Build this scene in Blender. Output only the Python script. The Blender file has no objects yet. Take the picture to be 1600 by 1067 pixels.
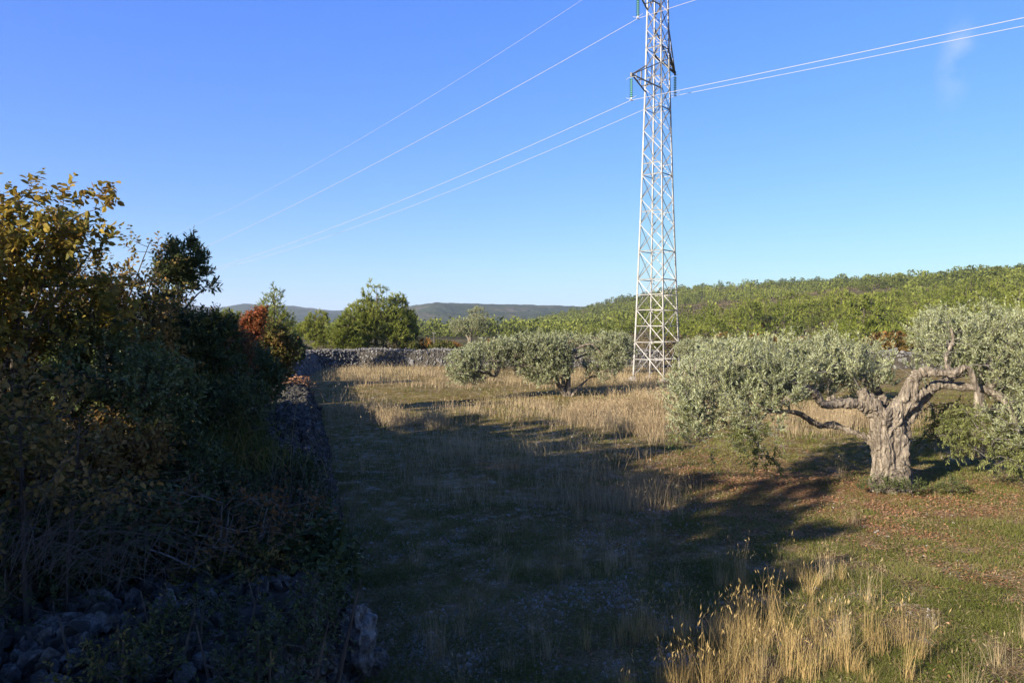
import bpy, math, random
import numpy as np
from mathutils import Vector
R = np.random.default_rng(7)
random.seed(7)
S = bpy.context.scene
COL = S.collection
F = 1200.0; HC = 3.0; PITCH = math.atan(18.5 / F)

# ------------------------------------------------------------------ camera, sky, sun
cam = bpy.data.cameras.new("camera"); cam.lens = 27.0; cam.sensor_width = 36.0
cam.clip_start = 0.05; cam.clip_end = 20000
co = bpy.data.objects.new("camera", cam); COL.objects.link(co)
co.location = (0, 0, HC); co.rotation_euler = (math.radians(90) - PITCH, 0, 0)
S.camera = co
SUN_EL, SUN_AZ = 19.0, 225.0
SKY_STRENGTH = 0.067
W = bpy.data.worlds.new("World"); S.world = W; W.use_nodes = True
nt = W.node_tree; bg = nt.nodes["Background"]
sky = nt.nodes.new("ShaderNodeTexSky"); sky.sky_type = 'NISHITA'; sky.sun_disc = False
sky.sun_elevation = math.radians(SUN_EL); sky.sun_rotation = math.radians(SUN_AZ)
sky.altitude = 100; sky.air_density = 1.0; sky.dust_density = 0.25; sky.ozone_density = 2.5
# one faint wisp of high cloud, placed by direction in the sky
def wn(t, **k):
    n = nt.nodes.new(t)
    for a, b in k.items(): setattr(n, a, b)
    return n
tc = wn("ShaderNodeTexCoord")
wd = Vector((690 / F, 1.0, (515 - 98) / F)).normalized()
sub = wn("ShaderNodeVectorMath", operation='SUBTRACT'); sub.inputs[1].default_value = wd
nt.links.new(tc.outputs["Generated"], sub.inputs[0])
nz0 = wn("ShaderNodeTexNoise"); nz0.inputs["Scale"].default_value = 22; nz0.inputs["Detail"].default_value = 5
nt.links.new(tc.outputs["Generated"], nz0.inputs["Vector"])
sc_ = wn("ShaderNodeVectorMath", operation='MULTIPLY'); sc_.inputs[1].default_value = (1 / .014, 1 / .03, 1 / .05)
nt.links.new(sub.outputs[0], sc_.inputs[0])
ln = wn("ShaderNodeVectorMath", operation='LENGTH'); nt.links.new(sc_.outputs[0], ln.inputs[0])
mr = wn("ShaderNodeMapRange"); mr.inputs[1].default_value = 0; mr.inputs[2].default_value = 1.5
mr.inputs[3].default_value = 1; mr.inputs[4].default_value = 0; mr.interpolation_type = 'SMOOTHSTEP'
nt.links.new(ln.outputs["Value"], mr.inputs[0])
m2 = wn("ShaderNodeMapRange"); m2.inputs[1].default_value = .38; m2.inputs[2].default_value = .75
nt.links.new(nz0.outputs["Fac"], m2.inputs[0])
mm = wn("ShaderNodeMath", operation='MULTIPLY'); nt.links.new(mr.outputs[0], mm.inputs[0]); nt.links.new(m2.outputs[0], mm.inputs[1])
mk = wn("ShaderNodeMath", operation='MULTIPLY'); mk.inputs[1].default_value = .6; nt.links.new(mm.outputs[0], mk.inputs[0])
hs = wn("ShaderNodeHueSaturation"); hs.inputs["Saturation"].default_value = 1.25; nt.links.new(sky.outputs[0], hs.inputs["Color"])
mx = wn("ShaderNodeMix", data_type='RGBA'); mx.inputs[7].default_value = (3.6, 4.0, 4.75, 1)
nt.links.new(mk.outputs[0], mx.inputs[0]); gm = wn("ShaderNodeGamma"); gm.inputs["Gamma"].default_value = .76; nt.links.new(hs.outputs[0], gm.inputs["Color"])
tn = wn("ShaderNodeVectorMath", operation='MULTIPLY'); tn.inputs[1].default_value = (.75, .935, 1.85); nt.links.new(gm.outputs[0], tn.inputs[0])
mn = wn("ShaderNodeVectorMath", operation='MINIMUM'); mn.inputs[1].default_value = (4.6, 4.6, 4.75); nt.links.new(tn.outputs[0], mn.inputs[0])
nt.links.new(mn.outputs[0], mx.inputs[6])
nt.links.new(mx.outputs[2], bg.inputs["Color"]); bg.inputs["Strength"].default_value = SKY_STRENGTH
sl = bpy.data.lights.new("sun", 'SUN'); sl.energy = 5.0; sl.angle = math.radians(0.53); sl.color = (1.0, .89, .72)
so = bpy.data.objects.new("sun", sl); COL.objects.link(so)
az = math.radians(SUN_AZ); el = math.radians(SUN_EL)
sdir = Vector((math.sin(az) * math.cos(el), math.cos(az) * math.cos(el), math.sin(el)))
so.rotation_euler = (-sdir).to_track_quat('-Z', 'Y').to_euler()
S.view_settings.view_transform = 'Standard'; S.view_settings.look = 'None'; S.view_settings.gamma = 1
S.view_settings.use_curve_mapping = False; S.view_settings.exposure = 1.7
S.cycles.max_bounces = 6; S.cycles.transparent_max_bounces = 8; S.cycles.volume_bounces = 0

# ------------------------------------------------------------------ small tools
def P(px, py, Y):
    """world point that stands Y metres ahead and shows near photo pixel px,py (used as a ruler for the layout)"""
    z = HC + Y * math.tan(math.atan((533.5 - py) / F) - PITCH)
    return np.array([(px - 800) / F * Y, Y, z])

def hash2(ix, iy, seed):
    h = (ix.astype(np.int64) * 374761393 + iy.astype(np.int64) * 668265263 + seed * 974634777) & 0x7fffffff
    h = ((h ^ (h >> 13)) * 1274126177) & 0x7fffffff
    h = (h ^ (h >> 16)) & 0xffff
    return h / 65535.0

def vnoise(x, y, scale=1.0, seed=0, octaves=3):
    x = np.asarray(x, float) * scale; y = np.asarray(y, float) * scale
    s = 0; a = .5; tot = 0
    for o in range(octaves):
        ix = np.floor(x); iy = np.floor(y); fx = x - ix; fy = y - iy
        fx = fx * fx * (3 - 2 * fx); fy = fy * fy * (3 - 2 * fy)
        v = (hash2(ix, iy, seed + o) * (1 - fx) + hash2(ix + 1, iy, seed + o) * fx) * (1 - fy) + \
            (hash2(ix, iy + 1, seed + o) * (1 - fx) + hash2(ix + 1, iy + 1, seed + o) * fx) * fy
        s = s + a * v; tot += a; a *= .5; x = x * 2.03 + 11.3; y = y * 2.03 + 5.7
    return s / tot

class Geo:
    def __init__(self): self.v = []; self.f = {}; self.n = 0; self.t = []
    def add(self, v, f, tint=None):
        v = np.asarray(v, float).reshape(-1, 3); f = np.asarray(f, np.int64)
        if len(v) == 0: return
        self.v.append(v); self.f.setdefault(f.shape[1], []).append(f + self.n); self.n += len(v)
        if tint is not None: self.t.append(np.broadcast_to(np.asarray(tint, float), (len(v),)))
    def build(self, name, mat, parent=None, smooth=False):
        me = bpy.data.meshes.new(name)
        v = np.concatenate(self.v) if self.v else np.zeros((0, 3))
        me.vertices.add(len(v)); me.vertices.foreach_set("co", v.astype(np.float32).ravel())
        fl = []; st = []; c = 0
        for k, arr in self.f.items():
            a = np.concatenate(arr); fl.append(a.ravel()); st.append(c + np.arange(len(a)) * k); c += a.size
        fl = np.concatenate(fl); st = np.concatenate(st)
        me.loops.add(len(fl)); me.loops.foreach_set("vertex_index", fl.astype(np.int32))
        me.polygons.add(len(st)); me.polygons.foreach_set("loop_start", st.astype(np.int32))
        me.update(calc_edges=True)
        me.polygons.foreach_set("use_smooth", np.full(len(st), bool(smooth)))
        if self.t:
            at = me.attributes.new("tint", 'FLOAT', 'POINT')
            at.data.foreach_set("value", np.concatenate(self.t).astype(np.float32))
        me.materials.append(mat)
        o = bpy.data.objects.new(name, me); COL.objects.link(o)
        if parent: o.parent = parent
        return o

def tag(o, label=None, cat=None, group=None, kind=None):
    if label: o["label"] = label
    if cat: o["category"] = cat
    if group: o["group"] = group
    if kind: o["kind"] = kind
    return o

def empty(name, loc, label, cat, group=None, rz=0):
    o = bpy.data.objects.new(name, None); COL.objects.link(o); o.location = [float(q) for q in loc]; o.rotation_euler = (0, 0, rz)
    o.empty_display_size = .2
    return tag(o, label, cat, group)

def copy_tree(o, parent=None):
    c = o.copy(); COL.objects.link(c); c.parent = parent
    for ch in list(o.children):
        copy_tree(ch, c)
    return c

def norm(a):
    return a / np.maximum(np.linalg.norm(a, axis=-1, keepdims=True), 1e-9)

def tube(g, pts, rad, n=8, rough=0.0, cap=True, seed=0):
    pts = np.asarray(pts, float); rad = np.broadcast_to(np.asarray(rad, float), (len(pts),))
    t = norm(np.gradient(pts, axis=0))
    up = np.array([0, 0, 1.0]) if abs(t[0][2]) < .9 else np.array([1.0, 0, 0])
    V = []
    b = norm(np.cross(t[0], up))
    for i in range(len(pts)):
        b = norm(b - t[i] * np.dot(b, t[i])); c = np.cross(t[i], b)
        a = np.arange(n) / n * 2 * math.pi
        rr = rad[i] * (1 + (rough * (R.random(n) - .5) * 2 if rough else 0))
        V.append(pts[i] + np.outer(np.cos(a) * rr, b) + np.outer(np.sin(a) * rr, c))
    V = np.concatenate(V); m = len(pts)
    i, j = np.meshgrid(np.arange(m - 1), np.arange(n), indexing='ij'); i = i.ravel(); j = j.ravel(); k = (j + 1) % n
    g.add(V, np.stack([i * n + j, i * n + k, (i + 1) * n + k, (i + 1) * n + j], 1))
    if cap and n <= 16:
        for e, q in ((0, -1), (m - 1, 1)):
            vv = np.concatenate([V[e * n:(e + 1) * n], [pts[e]]])
            jj = np.arange(n); g.add(vv, np.stack([jj, (jj + 1) % n, np.full(n, n)], 1))

def bars(g, A, B, w, h=None):
    """straight L-like square bars from A to B"""
    for a, b in zip(A, B):
        tube(g, [a, b], w, 4)

def smooth_path(p, k=4):
    p = np.asarray(p, float); t = np.arange(len(p)); tt = np.linspace(0, len(p) - 1, (len(p) - 1) * k + 1)
    out = []
    for x in tt:
        i = min(int(x), len(p) - 2); f = x - i
        p0 = p[max(i - 1, 0)]; p1 = p[i]; p2 = p[i + 1]; p3 = p[min(i + 2, len(p) - 1)]
        out.append(.5 * ((2 * p1) + (p2 - p0) * f + (2 * p0 - 5 * p1 + 4 * p2 - p3) * f * f + (3 * p1 - p0 - 3 * p2 + p3) * f ** 3))
    return np.array(out)

LEAF = {
    'broad': (np.array([[0, 0, 0], [.28, .42, .12], [.68, .40, .12], [1, 0, -.1], [.68, -.40, .12], [.28, -.42, .12]]), np.array([[0, 1, 2, 3], [0, 3, 4, 5]])),
    'oval': (np.array([[0, 0, 0], [.5, .5, .1], [1, 0, -.05], [.5, -.5, .1]]), np.array([[0, 1, 2], [0, 2, 3]])),
    'slim': (np.array([[0, 0, 0], [.45, .5, 0], [1, 0, 0], [.45, -.5, 0]]), np.array([[0, 1, 2, 3]])),
    'needle': (np.array([[0, .5, 0], [0, -.5, 0], [1, 0, 0]]), np.array([[0, 1, 2]])),
}
def leaves(g, pos, d, n, L, Wd, shape='broad', tint=None):
    T, Fc = LEAF[shape]; N = len(pos)
    d = norm(d); b = norm(np.cross(n, d)); n2 = np.cross(d, b)
    L = np.broadcast_to(L, (N,)); Wd = np.broadcast_to(Wd, (N,))
    V = pos[:, None, :] + (L[:, None] * T[None, :, 0])[..., None] * d[:, None] + (Wd[:, None] * T[None, :, 1])[..., None] * b[:, None] \
        + (Wd[:, None] * T[None, :, 2])[..., None] * n2[:, None]
    off = np.arange(N)[:, None, None] * len(T)
    g.add(V.reshape(-1, 3), (Fc[None] + off).reshape(-1, Fc.shape[1]), None if tint is None else np.repeat(np.broadcast_to(tint, (N,)), len(T)))

# ------------------------------------------------------------------ materials
def mat(name):
    m = bpy.data.materials.new(name); m.use_nodes = True; t = m.node_tree
    b = t.nodes["Principled BSDF"]
    return m, t, b

ALB = .76
def ramp(t, cols, pos=None, interp='LINEAR', k=None):
    cols = [tuple(q * (k or ALB) for q in c) for c in cols]
    r = t.nodes.new("ShaderNodeValToRGB"); r.color_ramp.interpolation = interp
    e = r.color_ramp.elements; n = len(cols)
    while len(e) < n: e.new(.5)
    for i, c in enumerate(cols):
        e[i].position = pos[i] if pos else i / max(n - 1, 1)
        e[i].color = (*c, 1)
    return r

def leafmat(name, cols, transl=.35, rough=.55, tint=False, clump=1.3, spec=.12, back=None):
    m, t, b = mat(name)
    L = t.links.new
    geo = t.nodes.new("ShaderNodeNewGeometry")
    r = ramp(t, cols)
    if tint:
        at = t.nodes.new("ShaderNodeAttribute"); at.attribute_name = "tint"
        mm = t.nodes.new("ShaderNodeMath"); mm.operation = 'MULTIPLY_ADD'; mm.inputs[1].default_value = .35
        L(geo.outputs["Random Per Island"], mm.inputs[0])
        m3 = t.nodes.new("ShaderNodeMath"); m3.operation = 'MULTIPLY'; m3.inputs[1].default_value = .7
        L(at.outputs["Fac"], m3.inputs[0]); L(m3.outputs[0], mm.inputs[2]); L(mm.outputs[0], r.inputs[0])
    else:
        oi = t.nodes.new("ShaderNodeObjectInfo")
        nz = t.nodes.new("ShaderNodeTexNoise"); nz.inputs["Scale"].default_value = clump; nz.inputs["Detail"].default_value = 2
        tcn = t.nodes.new("ShaderNodeTexCoord"); L(tcn.outputs["Object"], nz.inputs["Vector"])
        a = t.nodes.new("ShaderNodeMath"); a.operation = 'MULTIPLY_ADD'; a.inputs[1].default_value = .55
        L(geo.outputs["Random Per Island"], a.inputs[0])
        a2 = t.nodes.new("ShaderNodeMath"); a2.operation = 'MULTIPLY_ADD'; a2.inputs[1].default_value = 1.3; a2.inputs[2].default_value = -.52
        L(nz.outputs["Fac"], a2.inputs[0])
        a3 = t.nodes.new("ShaderNodeMath"); a3.operation = 'MULTIPLY_ADD'; a3.inputs[1].default_value = .3
        L(oi.outputs["Random"], a3.inputs[0]); L(a2.outputs[0], a3.inputs[2])
        L(a3.outputs[0], a.inputs[2]); L(a.outputs[0], r.inputs[0])
    col = r.outputs[0]
    if back:
        mx = t.nodes.new("ShaderNodeMix"); mx.data_type = 'RGBA'; L(geo.outputs["Backfacing"], mx.inputs[0])
        L(col, mx.inputs[6]); mx.inputs[7].default_value = (*back, 1); col = mx.outputs[2]
    L(col, b.inputs["Base Color"]); b.inputs["Roughness"].default_value = rough
    b.inputs["Specular IOR Level"].default_value = spec
    tr = t.nodes.new("ShaderNodeBsdfTranslucent"); L(col, tr.inputs["Color"])
    ms = t.nodes.new("ShaderNodeMixShader"); ms.inputs[0].default_value = transl
    L(b.outputs[0], ms.inputs[1]); L(tr.outputs[0], ms.inputs[2]); L(ms.outputs[0], t.nodes["Material Output"].inputs[0])
    return m

def barkmat(name, c1, c2, scale=9, zs=.25, bump=.6, c3=None):
    m, t, b = mat(name); L = t.links.new
    tcn = t.nodes.new("ShaderNodeTexCoord"); mp = t.nodes.new("ShaderNodeMapping"); mp.inputs["Scale"].default_value = (1, 1, zs)
    L(tcn.outputs["Object"], mp.inputs[0])
    nz = t.nodes.new("ShaderNodeTexNoise"); nz.inputs["Scale"].default_value = scale; nz.inputs["Detail"].default_value = 8; nz.inputs["Roughness"].default_value = .65
    nz.inputs["Distortion"].default_value = .8
    L(mp.outputs[0], nz.inputs["Vector"])
    r = ramp(t, [c1, c2] + ([c3] if c3 else []), [.36, .58] + ([.72] if c3 else [])); L(nz.outputs["Fac"], r.inputs[0]); L(r.outputs[0], b.inputs["Base Color"])
    bp = t.nodes.new("ShaderNodeBump"); bp.inputs["Strength"].default_value = bump; bp.inputs["Distance"].default_value = .05
    L(nz.outputs["Fac"], bp.inputs["Height"]); L(bp.outputs[0], b.inputs["Normal"]); b.inputs["Roughness"].default_value = .9
    b.inputs["Specular IOR Level"].default_value = .2
    return m

def plain(name, c, rough=.6, metal=0):
    m, t, b = mat(name); b.inputs["Base Color"].default_value = (*[q * ALB for q in c], 1); b.inputs["Roughness"].default_value = rough; b.inputs["Metallic"].default_value = metal
    return m

M = {}
M['olive_leaf'] = leafmat('olive_leaf', [(.045, .055, .018), (.12, .14, .05), (.235, .25, .105), (.37, .375, .20)], .2, .45, back=(.26, .28, .17))
M['olive_yellow'] = leafmat('olive_yellow', [(.10, .12, .035), (.20, .22, .075), (.33, .33, .14)], .35, .5)
M['hazel_leaf'] = leafmat('hazel_leaf', [(.04, .055, .014), (.075, .09, .02), (.13, .13, .028), (.25, .20, .035), (.42, .30, .05), (.26, .15, .04)], .45)
M['hornbeam_leaf'] = leafmat('hornbeam_leaf', [(.04, .055, .014), (.10, .105, .025), (.24, .18, .05), (.38, .23, .07), (.18, .10, .035)], .35)
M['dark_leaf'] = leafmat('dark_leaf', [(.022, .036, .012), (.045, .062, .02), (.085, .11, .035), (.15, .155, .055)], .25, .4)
M['green_leaf'] = leafmat('green_leaf', [(.03, .045, .014), (.06, .085, .025), (.12, .15, .045), (.25, .27, .12)], .3, .45)
M['brown_leaf'] = leafmat('brown_leaf', [(.035, .04, .015), (.09, .06, .025), (.2, .1, .035), (.27, .12, .04)], .35)
M['red_leaf'] = leafmat('red_leaf', [(.07, .08, .025), (.26, .10, .035), (.36, .10, .045), (.40, .17, .06)], .4)
M['orange_leaf'] = leafmat('orange_leaf', [(.07, .085, .025), (.18, .14, .04), (.34, .18, .05), (.34, .13, .04)], .4)
M['mixed_leaf'] = leafmat('mixed_leaf', [(.045, .07, .015), (.09, .11, .025), (.15, .14, .04), (.28, .15, .05)], .35)
M['pine_leaf'] = leafmat('pine_leaf', [(.05, .07, .014), (.13, .165, .03), (.25, .28, .05), (.38, .40, .10)], .35, .5, clump=.7)
M['pine_tint'] = leafmat('pine_tint', [(.03, .042, .014), (.085, .10, .026), (.17, .195, .04), (.27, .295, .065)], .3, .6, tint=True)
M['maquis'] = leafmat('maquis', [(.05, .06, .025), (.09, .085, .045), (.14, .11, .06), (.17, .12, .07)], .2, .7)
M['dry_grass'] = leafmat('dry_grass', [(.20, .145, .07), (.36, .27, .145), (.48, .39, .23), (.44, .33, .20)], .35, .6, clump=.35)
M['golden_grass'] = leafmat('golden_grass', [(.22, .15, .06), (.42, .30, .12), (.58, .43, .19), (.50, .33, .16)], .4, .6, clump=.6)
M['pink_grass'] = leafmat('pink_grass', [(.22, .155, .085), (.38, .285, .165), (.50, .40, .25), (.42, .31, .20)], .35, .6, clump=.35)
M['green_grass'] = leafmat('green_grass', [(.055, .064, .014), (.105, .125, .025), (.17, .19, .045), (.33, .26, .12)], .35, .8, clump=.8, spec=.05)
M['litter'] = leafmat('straw_litter', [(.10, .07, .035), (.22, .16, .085), (.36, .28, .17)], .1, .9, spec=.05)
M['dead_twig'] = plain('dead_twig', (.10, .085, .07), .8)
M['fallen_leaf'] = leafmat('fallen_leaf', [(.10, .045, .025), (.24, .11, .05), (.36, .19, .10), (.42, .28, .18)], .1, .8, clump=.6)
M['olive_bark'] = barkmat('olive_bark', (.06, .048, .038), (.25, .21, .165), 16, .16, 1.0, (.40, .35, .28))
M['bark'] = barkmat('bark', (.04, .032, .026), (.11, .09, .07), 14, .3, .5)
M['grey_bark'] = barkmat('grey_bark', (.08, .075, .07), (.20, .18, .16), 14, .3, .4)

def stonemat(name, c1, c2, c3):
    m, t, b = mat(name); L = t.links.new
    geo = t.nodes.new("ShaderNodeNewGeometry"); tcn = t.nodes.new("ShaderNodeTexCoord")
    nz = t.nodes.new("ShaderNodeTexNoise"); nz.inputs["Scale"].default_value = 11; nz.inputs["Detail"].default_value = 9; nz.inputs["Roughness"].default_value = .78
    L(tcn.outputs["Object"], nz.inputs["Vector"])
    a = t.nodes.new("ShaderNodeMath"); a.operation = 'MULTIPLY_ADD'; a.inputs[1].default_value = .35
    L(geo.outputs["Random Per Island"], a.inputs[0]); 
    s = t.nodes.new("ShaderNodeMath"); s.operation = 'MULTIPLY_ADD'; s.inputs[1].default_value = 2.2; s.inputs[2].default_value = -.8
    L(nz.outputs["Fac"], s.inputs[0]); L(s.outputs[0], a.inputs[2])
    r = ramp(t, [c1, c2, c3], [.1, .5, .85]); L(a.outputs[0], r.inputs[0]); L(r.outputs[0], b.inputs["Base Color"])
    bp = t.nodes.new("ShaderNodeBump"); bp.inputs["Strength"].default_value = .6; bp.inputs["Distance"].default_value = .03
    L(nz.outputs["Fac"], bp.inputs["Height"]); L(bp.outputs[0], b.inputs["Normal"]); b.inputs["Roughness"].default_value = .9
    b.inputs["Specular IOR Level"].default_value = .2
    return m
M['stone'] = stonemat('limestone', (.045, .043, .041), (.14, .134, .128), (.27, .26, .25))
M['dark_stone'] = stonemat('shaded_limestone', (.016, .016, .013), (.048, .045, .038), (.17, .16, .14))  # darker copy of the limestone, with the near wall's shade put into its colour
M['grey_stone'] = stonemat('mottled_limestone', (.025, .024, .022), (.09, .086, .078), (.26, .25, .23))
M['pebble'] = stonemat('pebble', (.16, .15, .14), (.32, .30, .28), (.50, .48, .45))

def groundmat():
    m, t, b = mat('field_ground'); L = t.links.new
    tcn = t.nodes.new("ShaderNodeTexCoord")
    def noise(s, d=6, rg=.6):
        n = t.nodes.new("ShaderNodeTexNoise"); n.inputs["Scale"].default_value = s; n.inputs["Detail"].default_value = d; n.inputs["Roughness"].default_value = rg
        L(tcn.outputs["Object"], n.inputs["Vector"]); return n
    n1 = noise(.45); n2 = noise(3.5, 8, .7); n3 = noise(30, 6, .7); n4 = noise(.22)
    base = ramp(t, [(.085, .070, .022), (.155, .112, .042), (.28, .20, .10)], [.36, .5, .64], k=.9); 
    ad = t.nodes.new("ShaderNodeMath"); ad.operation = 'MULTIPLY_ADD'; ad.inputs[1].default_value = .5
    L(n2.outputs["Fac"], ad.inputs[0]); h = t.nodes.new("ShaderNodeMath"); h.operation = 'MULTIPLY'; h.inputs[1].default_value = .5
    L(n1.outputs["Fac"], h.inputs[0]); L(h.outputs[0], ad.inputs[2]); L(ad.outputs[0], base.inputs[0])
    # bare pale stony patches
    pr = t.nodes.new("ShaderNodeMapRange"); pr.inputs[1].default_value = .55; pr.inputs[2].default_value = .63
    am = t.nodes.new("ShaderNodeMath"); am.operation = 'MULTIPLY_ADD'; am.inputs[1].default_value = .35
    L(n3.outputs["Fac"], am.inputs[0]); hm = t.nodes.new("ShaderNodeMath"); hm.operation = 'MULTIPLY'; hm.inputs[1].default_value = .7
    L(n2.outputs["Fac"], hm.inputs[0]); L(hm.outputs[0], am.inputs[2]); L(am.outputs[0], pr.inputs[0])
    mx = t.nodes.new("ShaderNodeMix"); mx.data_type = 'RGBA'; L(pr.outputs[0], mx.inputs[0]); L(base.outputs[0], mx.inputs[6]); mx.inputs[7].default_value = (.27, .235, .18, 1)
    # red soil round the old olive tree
    sb = t.nodes.new("ShaderNodeVectorMath"); sb.operation = 'DISTANCE'; sb.inputs[1].default_value = (5.2, 14.0, 0); L(tcn.outputs["Object"], sb.inputs[0])
    rr = t.nodes.new("ShaderNodeMapRange"); rr.inputs[1].default_value = 1.5; rr.inputs[2].default_value = 5.5; rr.inputs[3].default_value = 1; rr.inputs[4].default_value = 0
    L(sb.outputs["Value"], rr.inputs[0])
    mu = t.nodes.new("ShaderNodeMath"); mu.operation = 'MULTIPLY'; L(rr.outputs[0], mu.inputs[0])
    q = t.nodes.new("ShaderNodeMapRange"); q.inputs[1].default_value = .42; q.inputs[2].default_value = .58; L(n2.outputs["Fac"], q.inputs[0]); L(q.outputs[0], mu.inputs[1])
    mx2 = t.nodes.new("ShaderNodeMix"); mx2.data_type = 'RGBA'; L(mu.outputs[0], mx2.inputs[0]); L(mx.outputs[2], mx2.inputs[6]); mx2.inputs[7].default_value = (.20, .10, .055, 1)
    # far land: maquis and rock on the hillsides
    rd = t.nodes.new("ShaderNodeVectorMath"); rd.operation = 'LENGTH'; L(tcn.outputs["Object"], rd.inputs[0])
    fr = t.nodes.new("ShaderNodeMapRange"); fr.inputs[1].default_value = 66; fr.inputs[2].default_value = 100; L(rd.outputs["Value"], fr.inputs[0])
    n5 = noise(.09, 9, .72); far = ramp(t, [(.045, .055, .022), (.09, .085, .045), (.14, .11, .065), (.27, .23, .19)], [.36, .48, .58, .70]); L(n5.outputs["Fac"], far.inputs[0])
    mx3 = t.nodes.new("ShaderNodeMix"); mx3.data_type = 'RGBA'; L(fr.outputs[0], mx3.inputs[0]); L(mx2.outputs[2], mx3.inputs[6]); L(far.outputs[0], mx3.inputs[7])
    L(mx3.outputs[2], b.inputs["Base Color"])
    bp = t.nodes.new("ShaderNodeBump"); bp.inputs["Strength"].default_value = .9; bp.inputs["Distance"].default_value = .06
    L(am.outputs[0], bp.inputs["Height"]); L(bp.outputs[0], b.inputs["Normal"]); b.inputs["Roughness"].default_value = 1; b.inputs["Specular IOR Level"].default_value = 0
    return m
M['ground'] = groundmat()

# ------------------------------------------------------------------ terrain
SKX = [300, 700, 780, 850, 905, 960, 1000, 1060, 1150, 1250, 1400, 1500, 1600, 1800, 2400]
SKY_ = [519, 517, 513, 500, 486, 472, 466, 455, 449, 446, 440, 434, 424, 408, 385]
def ground_z(X, Y):
    X = np.asarray(X, float); Y = np.asarray(Y, float)
    r = np.hypot(X, Y)
    z = (vnoise(X, Y, .35, 3, 3) - .5) * .22
    Yp = np.maximum(Y, 1)
    px = np.clip(800 + F * X / Yp, 0, 2400)
    px = np.where(Y > 1, px, 300)
    ys = np.interp(px, SKX, SKY_)
    Yr = np.interp(px, [780, 1000, 1600, 2400], [900, 700, 430, 330]); Yf = np.interp(px, [780, 1000, 1200, 1600, 2400], [420, 170, 120, 95, 90])
    zr = np.maximum(HC + (515 - ys) / F * Yr, 0) * np.clip((px - 690) / 100, 0, 1)
    t = np.clip((Y - Yf) / (Yr - Yf), 0, 1.6)
    prof = np.where(t < 1, t ** 1.15, 1 - .12 * (t - 1))
    zz = zr * prof
    zz = zz + np.clip(t, 0, 1) * (1 - np.clip(t, 0, 1)) * 4 * (vnoise(X, Y, .011, 9, 4) - .5) * zr * .38
    return z + zz
def gz(x, y): return float(ground_z(np.array([x]), np.array([y]))[0])

na = 420; rr = [0.0]
q = .6
while q < 6000: rr.append(q); q *= 1.028
rr = np.array(rr[1:]); 
th = np.concatenate([np.linspace(-62, 62, na) , np.linspace(64, 296, 117)]) * math.pi / 180
TH, RR = np.meshgrid(th, rr, indexing='ij')
X = RR * np.sin(TH); Y = RR * np.cos(TH); Z = ground_z(X, Y)
g = Geo(); nT, nR = X.shape
i, j = np.meshgrid(np.arange(nT), np.arange(nR - 1), indexing='ij'); i = i.ravel(); j = j.ravel(); k = (i + 1) % nT
g.add(np.stack([X, Y, Z], -1).reshape(-1, 3), np.stack([i * nR + j, k * nR + j, k * nR + j + 1, i * nR + j + 1], 1)[:, ::-1])
ii = np.arange(nT); cen = nT * nR
g.v[0] = np.concatenate([g.v[0], [[0, 0, gz(0, 0)]]]); g.n += 1
g.f[3] = [np.stack([ii * nR, np.full(nT, cen), ((ii + 1) % nT) * nR], 1)]
tag(g.build("ground", M['ground'], smooth=True), kind='structure')

# distant ranges
def hillsmat(name, c1, c2, c3):
    m, t, b = mat(name); L = t.links.new; tcn = t.nodes.new("ShaderNodeTexCoord")
    n1 = t.nodes.new("ShaderNodeTexNoise"); n1.inputs["Scale"].default_value = .05; n1.inputs["Detail"].default_value = 8; n1.inputs["Roughness"].default_value = .75
    n2 = t.nodes.new("ShaderNodeTexNoise"); n2.inputs["Scale"].default_value = .006; n2.inputs["Detail"].default_value = 4
    L(tcn.outputs["Object"], n1.inputs["Vector"]); L(tcn.outputs["Object"], n2.inputs["Vector"])
    a = t.nodes.new("ShaderNodeMath"); a.operation = 'ADD'; L(n1.outputs["Fac"], a.inputs[0]); L(n2.outputs["Fac"], a.inputs[1])
    a2 = t.nodes.new("ShaderNodeMath"); a2.operation = 'MULTIPLY'; a2.inputs[1].default_value = .5; L(a.outputs[0], a2.inputs[0])
    r = ramp(t, [c1, c2, c3], [.44, .54, .66]); L(a2.outputs[0], r.inputs[0]); L(r.outputs[0], b.inputs["Base Color"])
    b.inputs["Roughness"].default_value = 1; b.inputs["Specular IOR Level"].default_value = 0
    return m
M['hills'] = hillsmat('far_hills', (.018, .030, .014), (.045, .055, .028), (.15, .12, .09))
def ridge(name, tx, ty, Yr, depth, seed):
    px = np.linspace(tx[0], tx[-1], 420); v = np.linspace(0, 1.3, 60)
    PX, V = np.meshgrid(px, v, indexing='ij'); Yv = Yr - depth + depth * V
    X = (PX - 800) / F * Yv
    top = HC + (515 - np.interp(PX, tx, ty)) / F * Yr
    prof = np.where(V < 1, V ** .9 * (1.0), 1 - (V - 1) * 1.2)
    Z = top * prof + (vnoise(X, Yv, .006, seed, 5) - .5) * 40 * np.clip(V * (1 - V) * 4, 0, 1) + (vnoise(X, Yv, .05, seed + 1, 3) - .5) * 6 * np.clip(V * 3, 0, 1) - 1.0
    g = Geo(); a, b = PX.shape
    i, j = np.meshgrid(np.arange(a - 1), np.arange(b - 1), indexing='ij'); i = i.ravel(); j = j.ravel()
    g.add(np.stack([X, Yv, Z], -1).reshape(-1, 3), np.stack([i * b + j, (i + 1) * b + j, (i + 1) * b + j + 1, i * b + j + 1], 1))
    tag(g.build(name, M['hills'], smooth=False), kind='structure')
ridge("hills", [-700, 0, 200, 290, 340, 380, 460, 520, 560, 640, 760, 900], [500, 485, 478, 475, 481, 474, 478, 485, 483, 489, 497, 515], 3300, 1300, 21)
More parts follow.
